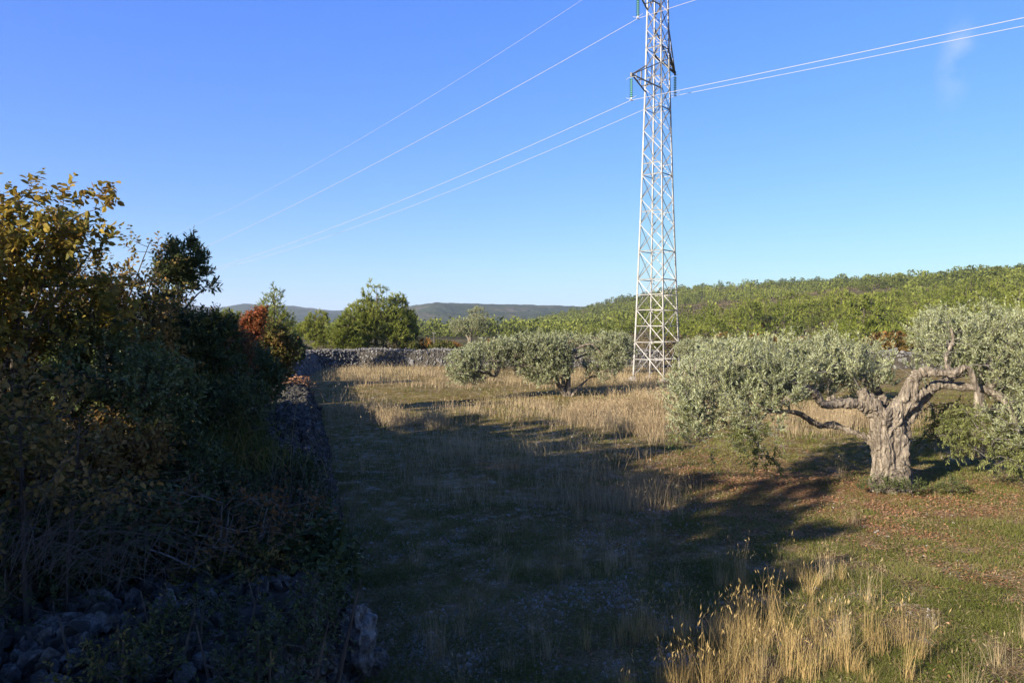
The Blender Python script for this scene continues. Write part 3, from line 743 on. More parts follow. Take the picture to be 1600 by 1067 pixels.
OB = olive_blobs([(1100, 612, -.6, 55, 40, .8), (1150, 575, 0, 70, 45, 1.1), (1215, 562, .3, 60, 38, 1.1), (1285, 560, .5, 60, 36, 1.1), (1350, 565, .7, 40, 34, .9),
    (1085, 660, -.9, 34, 30, .5), (1160, 640, -.8, 55, 30, .6), (1205, 600, -.5, 45, 30, .8), (1120, 560, .8, 45, 30, .9),
    (1480, 535, .6, 52, 40, 1.0), (1530, 540, .2, 50, 45, 1.2), (1580, 560, .0, 55, 55, 1.3), (1640, 590, 0, 60, 70, 1.4), (1470, 510, 1.2, 35, 25, .7), (1560, 505, .8, 40, 25, .8),
    (1590, 660, -.4, 35, 50, .8), (1650, 670, 0, 50, 50, 1.0), (1075, 675, -.9, 28, 24, .5), (1100, 650, -.7, 40, 34, .6), (1190, 660, -.8, 34, 34, .5), (1160, 690, -.8, 20, 24, .4), (1100, 590, -.2, 50, 40, .9), (1070, 640, -.8, 30, 34, .5), (1250, 590, .6, 70, 34, .9),
    (1180, 610, -.3, 60, 40, .8), (1340, 590, .9, 50, 24, .8), (1450, 560, .8, 20, 32, .7), (1510, 500, .6, 60, 26, .9), (1590, 520, .3, 50, 40, 1.0), (1290, 540, .8, 40, 18, 1.0)], 14.3)
OBy = olive_blobs([(1190, 695, -1.0, 26, 36, .4), (1172, 680, -1.0, 24, 30, .4), (1205, 715, -1.0, 14, 22, .3), (1110, 690, -1.1, 20, 20, .35), (1080, 680, -1.1, 20, 20, .3), (1560, 690, .2, 40, 34, .7), (1180, 660, -.9, 30, 20, .4), (1520, 660, .7, 60, 35, .8), (1475, 650, .9, 30, 25, .5), (1480, 690, 1.2, 40, 18, .6), (1590, 720, 0, 30, 22, .6)], 14.3)
OB = [(b[0], b[1], b[2] - (.10 if b[2] > 2.0 else 0)) + tuple(b[3:]) for b in OB]
rel = lambda bl: [(b[0] - ob[0], b[1] - ob[1], b[2] - ob[2]) + tuple(b[3:]) for b in bl]
rts = [q for sp in limbs[9:] for q in sp]
A1 = in_blobs(rel(OB), 1600, .65, 3.4, .04); A2 = in_blobs(rel(OBy), 240, .4)
arr, par, tips = skeleton(rts, np.concatenate([A1, A2]), .3)
gb = Geo(); branch_mesh(gb, arr, par, len(rts), .0035, .035)
isy = np.min(np.linalg.norm(arr[tips][:, None] - A2[None], axis=2), axis=1) < 1e-6
dirs = norm(arr[tips] - arr[par[tips]]); k = KIND['olive']
gl = Geo(); p_, d_, l_ = sprays(arr[tips[~isy]], dirs[~isy], 4, .30, .75); l_ = l_ * R.choice([.8, 1.0, 1.5], len(l_), p=[.4, .4, .2]); leafy(gl, p_, d_, l_, 24, .062, .015, 'slim', 0, .7, gb=gb, twr=.002)
gy = Geo(); p_, d_, l_ = sprays(arr[tips[isy]], dirs[isy], 3, .30, -.3); leafy(gy, p_, d_, l_, 16, .07, .024, 'oval', .1, .8, gb=gb, twr=.002)
gb.build("twigs", M['grey_bark'], ol); gl.build("crown", M['olive_leaf'], ol)
tag(gy.build("crown", M['olive_yellow'], ol), "yellowish drooping lower sprays")

# suckers at the olive's foot
for i, (px, py, w, lab) in enumerate([(1372, 782, 34, "low leafy green sucker growth at the left foot of the gnarled olive trunk"), (1428, 792, 40, "low leafy green sucker growth at the right foot of the gnarled olive trunk"), (1490, 790, 20, "sparse low green shoots a step right of the gnarled olive trunk")]):
    Yb = 14.3 - .45 - (py - 782) * .02; b = P(px, py, Yb); b[2] = gz(b[0], b[1])
    plant("sucker_shrub", lab, "shrub", b, [[b, b + [0, 0, .2]]], [(b[0], b[1], b[2] + .16, w / F * Yb, .22, .12, 1), (b[0] + .3, b[1] - .1, b[2] + .1, .2, .15, .1, .02)], 60, 'privet', 'green_leaf', over={0: 3, 1: .16, 2: .7, 3: 8, 4: .035, 5: .016}, group="suckers round the olive foot", trunk_r=.01, tipr=.003)

# ------------------------------------------------------------------ the other olives
def olive(label, px, py, Y, stems, lst, n, extra_stub=None, tr=.16, kind='olive_far', over=None):
    b = P(px, py, Y); b[2] = gz(b[0], b[1])
    bl = olive_blobs(lst, Y); st = [[b + [0, 0, -.1]] + [P(a, c, Y + e) for a, c, e in s] for s in stems]
    return plant("olive_tree", label, "olive tree", b, st, bl, n, kind, 'olive_leaf', 'olive_bark', "olive trees", .008, over, None, 0, .12, 5, trunk_r=tr)
olive("spreading olive tree with an arched branch, in the middle of the dry field", 888, 617, 34,
      [[(872, 600, -.3), (868, 585, -.4), (850, 575, -.5), (815, 572, -.6), (780, 576, -.8)], [(888, 590, 0), (884, 568, 0), (892, 554, 0), (908, 541, 0), (925, 538, 0), (940, 552, .1)],
       [(905, 605, .2), (921, 590, .3)], [(880, 590, .5), (900, 560, 1), (950, 545, 1.2)]],
      [(722, 576, -1, 26, 26, 1.0), (728, 592, -1, 22, 12, .9), (750, 568, -.8, 34, 28, 1.1), (790, 552, -.3, 36, 24, 1.2), (835, 548, 0, 42, 26, 1.4), (850, 575, -.6, 34, 26, .8), (880, 540, .8, 36, 18, 1.2), (930, 534, 1, 36, 16, 1.2),
       (955, 560, .4, 26, 24, .9), (930, 578, .5, 24, 14, .6), (762, 550, .3, 30, 16, 1.0), (840, 590, -.6, 20, 10, .5), (965, 540, .8, 18, 18, .7), (845, 560, -.2, 50, 34, 1.2), (800, 545, 0, 44, 18, 1.2), (960, 550, .5, 28, 28, 1.0), (870, 572, -.4, 26, 24, .8), (728, 574, -1, 28, 26, 1.2), (858, 582, -.5, 34, 18, .9), (940, 572, .3, 30, 22, .9), (825, 572, -.4, 26, 20, .9)], 1500, tr=.10)
olive("grey-green olive tree just behind and left of the pylon", 955, 578, 52, [[(950, 560, 0), (940, 545, 0)], [(960, 555, 0), (972, 545, 0)]],
      [(930, 548, 0, 26, 16, 1.4), (965, 545, 0, 28, 20, 1.5), (985, 558, 0, 14, 14, .8)], 260, tr=.14)
olive("dark-trunked olive tree seen right of the pylon's foot", 1084, 596, 43, [[(1084, 575, 0), (1078, 560, 0), (1066, 548, 0)], [(1086, 575, 0), (1096, 556, 0), (1108, 545, 0)]],
      [(1072, 548, 0, 16, 14, 1.0), (1095, 545, .2, 26, 15, 1.1), (1118, 556, .2, 18, 16, .8)], 240, tr=.2)
olive("rounded grey olive tree behind the big gnarled olive's left crown", 1150, 610, 36, [[(1150, 570, 0), (1148, 550, 0)]],
      [(1130, 556, 0, 28, 20, 1.2), (1165, 552, 0, 32, 24, 1.5), (1205, 562, 0, 30, 24, 1.2), (1145, 575, -.4, 36, 20, .9)], 420, tr=.16)
olive("olive tree showing above the gnarled olive's middle, ahead of the hillside", 1300, 620, 30, [[(1300, 580, 0), (1298, 560, 0)]],
      [(1265, 556, 0, 32, 22, 1.3), (1310, 552, 0, 36, 20, 1.4), (1345, 562, 0, 26, 20, 1.2), (1300, 575, 0, 60, 26, 1.2)], 420, tr=.16)
olive("tall olive tree behind the right end of the gnarled olive", 1530, 650, 22, [[(1530, 600, 0), (1535, 560, 0)], [(1530, 600, 0), (1500, 560, .3)]],
      [(1475, 520, 0, 36, 34, 1.0), (1520, 515, 0, 42, 30, 1.2), (1570, 530, 0, 48, 34, 1.3), (1610, 520, 0, 50, 36, 1.2), (1640, 560, 0, 60, 60, 1.4)], 620, tr=.14, over={4: .08, 5: .021, 3: 20})
olive("tall grey-green tree with a double crown behind the far rubble wall", 733, 545, 74, [[(735, 530, 0), (738, 505, 0)], [(733, 530, 0), (718, 515, 0)]],
      [(745, 497, 0, 18, 17, 1.1), (735, 512, 0, 26, 14, 1.4), (715, 512, 0, 13, 13, .9), (752, 510, 0, 14, 12, .9)], 420, tr=.2)

# ------------------------------------------------------------------ pines
def pine(label, px, py, Y, lst, n, kind='pine', over=None, group="pines beyond the rubble wall"):
    b = P(px, py, Y); b[2] = gz(b[0], b[1]); top = min(q[1] - q[4] * .6 for q in lst); mx_ = np.mean([q[0] for q in lst])
    t = P((px + mx_) / 2, top, Y)
    return plant("pine_tree", label, "pine tree", b, [[b, b * .6 + t * .4, t]], olive_blobs(lst, Y), n, kind, 'pine_leaf', 'bark', group, .012, over, None, .05, .14, 4, trunk_r=.14)
pine("tallest broad green pine behind the far rubble wall", 588, 556, 70, [(588, 460, 0, 22, 20, 1.3), (578, 490, 0, 36, 24, 2.0), (600, 505, 0, 42, 28, 2.2), (560, 510, -.5, 30, 30, 1.6), (625, 512, .5, 26, 26, 1.4), (590, 530, -.5, 60, 20, 2.0)], 850)
pine("pine with a pointed top leaning on the right of the tallest pine", 628, 552, 73, [(622, 475, 0, 14, 16, .9), (630, 500, 0, 20, 18, 1.2), (640, 520, 0, 14, 16, 1.0)], 260)
pine("low rounded pine between the small pine and the tallest pine", 545, 552, 66, [(545, 505, 0, 18, 18, 1.0), (535, 525, 0, 22, 20, 1.2), (550, 540, 0, 24, 12, 1.2)], 280)
pine("small solitary pine left of the tallest pine, behind the wall", 492, 552, 80, [(497, 500, 0, 18, 13, 1.1), (485, 515, 0, 20, 14, 1.2), (500, 530, 0, 24, 14, 1.3)], 300)
pine("slender airy pine rising behind the red sumac bush", 428, 552, 55, [(428, 462, 0, 13, 14, .7), (422, 482, 0, 20, 14, 1.0), (430, 505, 0, 30, 20, 1.3), (440, 530, 0, 28, 18, 1.2)], 380, over={3: 13, 0: 2})
pine("half-hidden bright pine left of the red sumac bush", 365, 560, 62, [(362, 497, 0, 16, 13, .8), (368, 520, 0, 26, 16, 1.2), (350, 540, 0, 26, 16, 1.2)], 260)
for q in []: pass

# ------------------------------------------------------------------ bushes behind the wall, built once per kind and copied
def proto_bush(name, cat, lm, w=1.0, kind='far_bush', n=140, bmn='bark', over=None):
    c0 = len(COL.objects)
    r = plant(name, "", cat, (0, 0, 0), [[(0, 0, 0), (.02, 0, .4)], [(0, 0, 0), (.3, .1, .5)]], [(0, 0, .95, 1.1 * w, 1.0 * w, .75), (.6 * w, .1, .7, .7 * w, .7 * w, .6), (-.6 * w, -.1, .8, .7 * w, .7 * w, .65)], n, kind, lm, bmn, trunk_r=.04, tipr=.008, over=over)
    return r
used = {}
def put(proto, x, y, s, label, group, sz=None):
    if proto.name not in used: used[proto.name] = 1; o = proto
    else: o = copy_tree(proto)
    o.location = (x, y, gz(x, y) - .05); o.rotation_euler = (0, 0, R.uniform(0, 6.28)); o.scale = (s, s, sz or s)
    o["label"] = label; o["group"] = group
    return o
PB = {c: proto_bush("bush", "bush", m_) for c, m_ in (("orange", 'orange_leaf'), ("green", 'mixed_leaf'), ("brown", 'maquis'), ("dark", 'dark_leaf'), ("grey", 'olive_leaf'))}
rowb = [(470, 538, 66, 26, 'dark'), (520, 540, 67, 30, 'green'), (575, 540, 66, 34, 'green'), (610, 536, 68, 26, 'brown'), (640, 530, 69, 24, 'green'), (662, 528, 70, 22, 'orange'), (690, 530, 68, 28, 'green'),
        (712, 534, 70, 20, 'orange'), (738, 535, 68, 24, 'grey'), (768, 530, 72, 20, 'orange'), (790, 532, 70, 24, 'green'), (820, 532, 72, 26, 'brown'), (480, 548, 64.8, 20, 'green'), (655, 548, 67, 22, 'brown')]
names = ["dark bush at the left end of the row behind the rubble wall", "green bush under the small solitary pine", "green bush in front of the tallest pine's foot", "brownish bush at the tallest pine's right foot",
         "green bush just right of the tallest pine", "orange-tinted bush between the tallest pine and the double-crowned tree", "yellow-green bush left of the double-crowned tree, behind the wall", "orange-leaved bush at the left foot of the double-crowned tree",
         "grey-green bush in front of the double-crowned tree", "bright orange bush right of the double-crowned tree", "green bush above the middle olive's left branch", "brown bush above the middle olive's left branch, right of the green one",
         "low green bush where the side wall meets the far wall", "low brown bush just above the far wall's top"]
for (px, top, Y, wpx, c), nm in zip(rowb, names):
    x = (px - 800) / F * Y; s = (515 + 3 * F / Y - top) / F * Y / 1.8; put(PB[c], x, Y, wpx / F * Y / 1.35 * .9, nm, "bushes behind the far rubble wall", max(.35, s))

# hill-foot bushes and pines on the right: many alike
PH = []
def proto_pine(hgt, n, seed, w=1.0, kind='far_pine'):
    bl = []
    for q in range(6):
        f = q / 5; rad = math.sqrt(max(.12, 1.0 - f ** 2 * .9)) * 1.75 * w; bl.append((R.normal() * .25, R.normal() * .25, hgt * (.30 + .56 * f), rad, rad, hgt * .15))
    return plant("pine_tree", "", "pine tree", (0, 0, 0), [[(0, 0, 0), (.1, 0, hgt * .5), (0, .05, hgt * .96)]], bl, n, kind, 'pine_leaf', 'bark', trunk_r=.11, tipr=.012, maxr=.1, n=4)
for s in range(4): PH.append(proto_pine([4.6, 4.2, 5.2, 3.8][s], 120, s, [1.0, 1.2, .95, 1.15][s]))
pts = []
tries = 0
while len(pts) < 230 and tries < 30000:
    tries += 1
    Y = R.uniform(78, 235); px = R.uniform(1045, 1640) if R.random() < .9 else R.uniform(880, 1045)
    if px < 1045 and Y < 170: continue
    x = (px - 800) / F * Y
    if vnoise(x, Y, .03, 44, 2) < .36: continue
    if Y < 100 and px < 1500 and R.random() < .6: continue
    if any((x - a) ** 2 + (Y - b) ** 2 < 9 for a, b in pts): continue
    pts.append((x, Y))
for (x, y) in pts:
    put(PH[R.integers(4)], x, y, float(np.clip(R.lognormal(0, .28), .55, 1.6)), "green pine among many alike on the lower slope of the right hillside", "pines on the lower hillside")
nb = 0
hb = [(1070, 72, 'brown'), (1110, 75, 'brown'), (1150, 78, 'dark'), (1205, 82, 'orange'), (1232, 78, 'green'), (1270, 76, 'brown'), (1340, 72, 'green'), (1385, 70, 'orange'), (1392, 76, 'orange'), (1425, 74, 'brown'), (1460, 72, 'brown'), (1500, 75, 'green'), (1560, 78, 'brown'), (1600, 75, 'orange'), (1045, 80, 'green')]
hn = ["brown bush directly right of the pylon, at the hill foot", "brown bush above the dark-trunked olive", "dark bush above the rounded grey olive", "orange bush in front of the hillside pines, right of the pylon", "green bush right of the orange hill-foot bush", "brown bush above the olive behind the gnarled tree's middle",
      "green bush left of the fiery orange bush", "fiery orange bush left of the gnarled olive's tall right crown", "taller orange bush crowding behind the fiery orange bush", "brown bush right of the fiery orange bush", "brown bush behind the gnarled olive's tall crown, left part",
      "green bush behind the gnarled olive's tall crown", "brown bush behind the tall olive at right", "orange-brown bush at the photo's right edge below the pines", "green bush seen through the pylon's legs"]
for (px, Y, c), nm in zip(hb, hn):
    q = 1.25 if c == 'orange' else 1.0
    put(PB[c], (px - 800) / F * Y, Y, R.uniform(1.15, 1.6) * q, nm, "bushes at the foot of the right hillside", R.uniform(1.0, 1.45) * q)

for i in range(46):
    Y = R.uniform(76, 170); px = R.uniform(1050, 1620); c = ['brown', 'brown', 'dark', 'green', 'brown', 'orange'][i % 6]
    put(PB[c], (px - 800) / F * Y, Y, R.uniform(.9, 1.6), {'brown': "brownish bush among the pines of the lower hillside", 'dark': "dark green bush among the pines of the lower hillside", 'green': "yellow-green bush among the pines of the lower hillside", 'orange': "orange-tinged bush among the pines of the lower hillside"}[c], {'brown': "brownish bushes among the hillside pines", 'dark': "dark bushes among the hillside pines", 'green': "yellow-green bushes among the hillside pines", 'orange': "orange-tinged bushes among the hillside pines"}[c], R.uniform(.8, 1.5))
# the rest of the hillside wood, one mass
def mass_wood(name, label, n, ymin, ymax, pxmin, pxmax, hmin, hmax, thr, faces, group=None):
    g = Geo(); Y = ymin * (ymax / ymin) ** R.random(n); px = R.uniform(pxmin, pxmax, n); X = (px - 800) / F * Y
    nz = vnoise(X, Y, .018, 61, 3); fine = vnoise(X, Y, .12, 71, 2)
    keep = (nz * .75 + fine * .25 > thr(px, Y)) ; X = X[keep]; Y = Y[keep]; N = len(X); Z = ground_z(X, Y)
    H = R.uniform(hmin, hmax, N) * np.clip(R.lognormal(0, .3, N), .5, 1.7); tint = np.clip(R.normal(.5, .17, N) + (vnoise(X, Y, .014, 207, 3) - .5) * 1.3, 0, 1)
    K = faces; u = R.random((N, K)); a = R.random((N, K)) * 2 * math.pi
    rad = H[:, None] * .42 * np.sqrt(np.clip(1 - (u * 1.02 - .12) ** 2 * 1.1, .05, 1)) * np.sqrt(R.random((N, K)))
    zz = Z[:, None] + H[:, None] * (.12 + .83 * u)
    pos = np.stack([X[:, None] + np.cos(a) * rad, Y[:, None] + np.sin(a) * rad, zz], -1).reshape(-1, 3)
    d = np.stack([np.cos(a) * .8, np.sin(a) * .8, .7 + R.normal(size=a.shape) * .4], -1).reshape(-1, 3)
    sz = np.repeat(H * .15, K) * R.uniform(.7, 1.3, N * K)
    leaves(g, pos, d, R.normal(size=pos.shape), sz, sz * .8, 'slim', np.clip(np.repeat(tint, K) + R.normal(size=N * K) * .05, 0, 1))
    return tag(g.build(name, M['pine_tint']), label, None, group, 'stuff')
def hill_thr(px, Y):
    t = np.full(px.shape, .40)
    bare = 1.2 * np.exp(-((px - 1170) / 140) ** 2 - ((Y - 350) / 150) ** 2); bare2 = np.exp(-((px - 900) / 80) ** 2 - ((Y - 420) / 110) ** 2)
    return t + .01 + .22 * bare + .12 * bare2
mass_wood("hillside_woods", "green pine wood covering the right hillside up to its skyline", 11000, 235, 760, 790, 1680, 2.2, 4.4, hill_thr, 85)
def maq(px, Y): return np.full(px.shape, .33)
R2 = R
g = Geo(); n = 9000; Y = 105 * (7.0) ** R.random(n); px = R.uniform(820, 1680, n); X = (px - 800) / F * Y; Z = ground_z(X, Y); K = 22
a = R.random((n, K)) * 6.283; r_ = np.sqrt(R.random((n, K))) * R.uniform(.7, 1.8, (n, 1)); zz = Z[:, None] + R.random((n, K)) * R.uniform(.5, 1.6, (n, 1)) * np.sqrt(np.clip(1 - (r_ / 1.9) ** 2, .1, 1))
pos = np.stack([X[:, None] + np.cos(a) * r_, Y[:, None] + np.sin(a) * r_, zz], -1).reshape(-1, 3); sz = R.uniform(.3, .6, len(pos)) * np.repeat(np.clip(Y / 260, .6, 1.6), K)
leaves(g, pos, R.normal(size=pos.shape) + [0, 0, .8], R.normal(size=pos.shape), sz, sz * .6, 'slim')
tag(g.build("scrub", M['maquis']), "brownish low scrub between the hillside pines", None, None, 'stuff')
mass_wood("valley_woods", "dark green wood filling the valley below the distant hills", 5200, 250, 1300, 250, 900, 3, 5, lambda px, Y: np.where(px > 770, .5, .40), 55)

# ------------------------------------------------------------------ the thicket along the left, plant by plant
def hedge(name, label, cat, base_px, Y, lst, n, kind, lm, over=None, stems=None, bmn='bark', tr=.03, tipr=.003, shell=.45, group="shrubs of the thicket beside the wall"):
    x = (base_px - 800) / F * Y; b = np.array([x, Y, gz(x, Y)])
    bl = olive_blobs(lst, Y); c = np.average([q[:3] for q in bl], axis=0, weights=[q[6] for q in bl])
    if stems: st = [[b] + [P(*q[:2], Y + (q[2] if len(q) > 2 else 0)) for q in s] for s in stems]
    else: st = [[b + [dx, dy, 0], b * .55 + c * .45 + [dx * 1.5, dy * 1.5, 0], c + [dx * 3, dy * 2, .25]] for dx, dy in ((0, 0), (.12, .08), (-.13, .05), (.05, -.12))]
    return plant(name, label, cat, b, st, bl, n, kind, lm, bmn, group, tipr, over, trunk_r=tr, shell=shell)
hedge("hazel_shrub", "tall yellow-leaved shrub filling the photo's upper left edge", "shrub", 20, 7.2,
      [(20, 420, 0, 90, 90, .7), (70, 400, 0, 70, 60, .6), (115, 370, 0, 55, 40, .5), (30, 345, 0, 40, 40, .4), (150, 330, -.1, 26, 14, .15, .010), (168, 314, -.1, 12, 8, .1, .004), (108, 322, 0, 10, 14, .1, .004), (160, 372, 0, 22, 12, .15, .008), (34, 306, 0, 12, 14, .1, .005), (60, 500, .2, 110, 70, .9), (-60, 450, .3, 90, 120, .9), (-30, 560, .2, 120, 90, .9)], 400, 'hazel', 'hazel_leaf',
      stems=[[(5, 640), (20, 520), (60, 400), (110, 345, -.1), (150, 328, -.1)], [(0, 600), (-10, 450), (10, 340)], [(30, 600), (80, 480), (120, 425), (150, 385)], [(15, 620), (30, 500), (34, 330)], [(20, 610), (60, 470), (100, 340)]], tr=.022, over={0: 3, 1: .34})
hedge("hornbeam_shrub", "bronze and green shrub with airy tips, right of the tall yellow shrub", "shrub", 175, 9.0,
      [(200, 450, 0, 45, 40, .6), (235, 400, 0, 26, 26, .3), (180, 500, 0, 80, 50, .9), (240, 470, 0, 45, 40, .5), (130, 470, .3, 60, 60, .8), (170, 580, 0, 110, 60, 1.0)], 360, 'hornbeam', 'hornbeam_leaf',
      stems=[[(175, 640), (185, 520), (215, 430), (238, 372)], [(190, 620), (215, 500), (262, 385)], [(160, 620), (150, 500), (160, 430)]], tr=.02, over={0: 3})
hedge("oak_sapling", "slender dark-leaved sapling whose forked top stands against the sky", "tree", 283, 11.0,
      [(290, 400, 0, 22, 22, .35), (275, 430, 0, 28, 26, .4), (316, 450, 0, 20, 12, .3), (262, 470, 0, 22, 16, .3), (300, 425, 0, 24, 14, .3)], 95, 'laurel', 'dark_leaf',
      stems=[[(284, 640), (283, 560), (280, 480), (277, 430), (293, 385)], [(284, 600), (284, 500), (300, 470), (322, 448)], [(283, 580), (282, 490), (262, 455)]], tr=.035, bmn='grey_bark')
hedge("privet_shrub", "light-tipped green shrub in the middle of the thicket, below the bronze shrub", "shrub", 190, 7.6,
      [(190, 590, 0, 100, 60, .8), (120, 620, 0, 90, 60, .8), (240, 620, 0, 70, 60, .7), (150, 530, .3, 60, 40, .5), (90, 560, .2, 70, 50, .7)], 420, 'privet', 'green_leaf')
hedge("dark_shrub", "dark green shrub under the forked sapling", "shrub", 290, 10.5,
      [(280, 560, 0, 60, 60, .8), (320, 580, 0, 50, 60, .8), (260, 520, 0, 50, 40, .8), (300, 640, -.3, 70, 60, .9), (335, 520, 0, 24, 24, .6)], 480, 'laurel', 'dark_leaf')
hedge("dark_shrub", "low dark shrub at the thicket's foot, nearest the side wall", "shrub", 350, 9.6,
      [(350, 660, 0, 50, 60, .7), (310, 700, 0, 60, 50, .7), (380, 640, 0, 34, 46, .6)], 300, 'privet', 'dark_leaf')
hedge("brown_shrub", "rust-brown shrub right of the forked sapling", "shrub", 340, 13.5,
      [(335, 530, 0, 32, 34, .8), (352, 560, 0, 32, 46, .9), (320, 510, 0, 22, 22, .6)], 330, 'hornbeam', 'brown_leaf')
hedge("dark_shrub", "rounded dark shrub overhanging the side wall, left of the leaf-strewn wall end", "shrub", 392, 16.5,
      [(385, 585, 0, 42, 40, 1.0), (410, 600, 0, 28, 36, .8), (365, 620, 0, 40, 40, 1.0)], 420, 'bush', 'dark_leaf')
hedge("mixed_shrub", "brown and green shrub behind the rust-brown shrub", "shrub", 372, 20,
      [(372, 545, 0, 26, 24, .8), (355, 530, 0, 20, 18, .8), (390, 570, 0, 24, 26, .9)], 280, 'bush', 'brown_leaf')
hedge("sumac_bush", "vivid red sumac bush left of the slender airy pine", "shrub", 398, 24,
      [(398, 505, 0, 14, 15, .4), (390, 522, 0, 14, 14, .4), (407, 492, 0, 9, 9, .3), (384, 536, 0, 10, 12, .4)], 150, 'bush', 'red_leaf', over={4: .10, 5: .05})
hedge("mixed_shrub", "orange and green shrub just right of the red sumac bush", "shrub", 425, 26,
      [(425, 530, 0, 26, 24, .8), (412, 555, 0, 26, 26, .9), (440, 545, 0, 20, 26, .8), (432, 575, 0, 22, 22, .8), (415, 510, 0, 12, 12, .5)], 420, 'bush', 'mixed_leaf', over={4: .10, 5: .06})
hedge("dark_shrub", "dark green shrub at the bend of the side wall", "shrub", 452, 40,
      [(452, 540, 0, 15, 16, .8), (462, 552, 0, 12, 10, .7), (446, 560, 0, 14, 14, .7)], 200, 'far_bush', 'dark_leaf')
hedge("bramble", "straggling bramble with yellowing leaves, low at the photo's left edge", "bramble", 60, 5.6,
      [(40, 700, 0, 110, 60, .6), (110, 780, 0, 90, 40, .5), (-20, 780, 0, 90, 60, .6), (20, 620, .3, 100, 50, .6)], 150, 'hornbeam', 'hornbeam_leaf', over={0: 2, 3: 7, 4: .055, 5: .036})
hedge("bramble", "thin brown bramble arching over the middle of the shaded wall", "bramble", 330, 6.6,
      [(330, 850, 0, 80, 50, .6), (260, 800, 0, 70, 40, .5), (400, 830, 0, 60, 60, .6), (230, 870, -.2, 70, 30, .5), (450, 800, .4, 40, 60, .5)], 130, 'hornbeam', 'brown_leaf', over={0: 2, 3: 6, 4: .045, 5: .03}, bmn='grey_bark')
hedge("bramble", "dark bramble clump hanging over the wall's right side above the tall weathered rock", "bramble", 450, 8.2,
      [(450, 850, 0, 60, 60, .6), (490, 800, .3, 40, 40, .5), (420, 780, .3, 50, 40, .6)], 170, 'bush', 'dark_leaf', over={0: 2, 3: 7, 4: .045, 5: .028})

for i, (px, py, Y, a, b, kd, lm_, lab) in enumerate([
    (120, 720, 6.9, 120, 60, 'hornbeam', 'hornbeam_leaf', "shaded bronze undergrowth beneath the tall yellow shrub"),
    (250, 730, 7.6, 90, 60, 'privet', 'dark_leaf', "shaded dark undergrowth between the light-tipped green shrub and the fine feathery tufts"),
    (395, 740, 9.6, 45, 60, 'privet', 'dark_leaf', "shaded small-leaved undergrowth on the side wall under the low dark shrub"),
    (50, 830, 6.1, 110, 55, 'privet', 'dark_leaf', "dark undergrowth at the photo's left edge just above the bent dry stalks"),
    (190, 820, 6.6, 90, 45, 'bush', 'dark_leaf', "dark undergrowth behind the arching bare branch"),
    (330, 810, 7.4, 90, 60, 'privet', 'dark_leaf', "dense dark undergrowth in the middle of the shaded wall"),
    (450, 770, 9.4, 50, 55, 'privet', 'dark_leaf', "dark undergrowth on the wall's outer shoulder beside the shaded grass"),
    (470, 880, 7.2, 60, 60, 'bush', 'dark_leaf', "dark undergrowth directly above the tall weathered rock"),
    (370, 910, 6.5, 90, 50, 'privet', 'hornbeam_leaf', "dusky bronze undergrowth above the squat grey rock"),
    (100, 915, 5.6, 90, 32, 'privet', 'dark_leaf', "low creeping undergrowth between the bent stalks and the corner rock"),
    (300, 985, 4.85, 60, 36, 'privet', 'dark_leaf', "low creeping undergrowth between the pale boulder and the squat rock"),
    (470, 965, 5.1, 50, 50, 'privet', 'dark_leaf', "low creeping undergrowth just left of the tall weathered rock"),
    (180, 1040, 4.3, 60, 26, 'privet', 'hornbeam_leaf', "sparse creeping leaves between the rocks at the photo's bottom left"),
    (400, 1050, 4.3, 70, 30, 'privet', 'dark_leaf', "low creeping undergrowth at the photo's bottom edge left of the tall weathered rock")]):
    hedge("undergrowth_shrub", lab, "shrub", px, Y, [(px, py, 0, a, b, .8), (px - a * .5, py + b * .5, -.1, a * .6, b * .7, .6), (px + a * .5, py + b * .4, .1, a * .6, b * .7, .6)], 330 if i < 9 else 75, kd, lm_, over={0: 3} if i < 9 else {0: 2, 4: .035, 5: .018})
# bare arching stems and lying dry stalks on the near wall
def stalks(name, label, cat, base, n, spread, h, fall, m, r, group=None):
    root = empty(name, base, label, cat, group); g = Geo()
    for i in range(n):
        s = np.array([R.normal() * spread[0], R.normal() * spread[1], 0]); d = R.normal(size=3) * .35 + np.array(fall); Lh = h * R.uniform(.5, 1.2)
        pts = [s, s + d * Lh * .4 + [0, 0, Lh * .45], s + d * Lh * .9 + [0, 0, Lh * .6], s + d * Lh * 1.5 + [0, 0, Lh * .45]]
        tube(g, smooth_path(pts, 2), np.linspace(1, .35, 7) * r, 4)
    g.build("stems", M[m], root); return root
def on(px, py, Y): return P(px, py, Y)
stalks("dry_stalks", "bent tangle of dry stalks lying over the pale boulder", "dry stalks", on(130, 900, 5.6), 90, (.35, .2), .55, (.7, -.1, .1), 'dead_twig', .0022)
stalks("dry_stalks", "second tangle of dry stalks, against the yellowing bramble", "dry stalks", on(30, 880, 5.2), 80, (.3, .2), .6, (.6, 0, .1), 'dead_twig', .0022)
stalks("fine_fern", "fine feathery dark green tufts spilling over the wall below the low dark shrub", "wild asparagus", on(330, 730, 8.6), 420, (.45, .35), .55, (.1, -.2, .1), 'green_grass', .0028)
stalks("bare_bush", "leafless twiggy bush with pale branches on top of the side wall", "bare bush", on(470, 880, 7.8), 60, (.25, .2), .8, (.05, -.1, .5), 'dead_twig', .0032)
# one arching bare branch with stubs
g = Geo(); pts = smooth_path([on(150, 845, 6.2), on(200, 850, 6.15), on(260, 868, 6.1), on(310, 895, 6.1), on(340, 930, 6.0)], 4); tube(g, pts, np.linspace(.006, .011, len(pts)), 6)
for q in range(2, 12): tube(g, [pts[q], pts[q] + [R.normal() * .02, 0, .09]], .003, 4)
tag(g.build("bare_branch", M['grey_bark']), "arching bare branch with short upright stubs across the bramble", "branch")

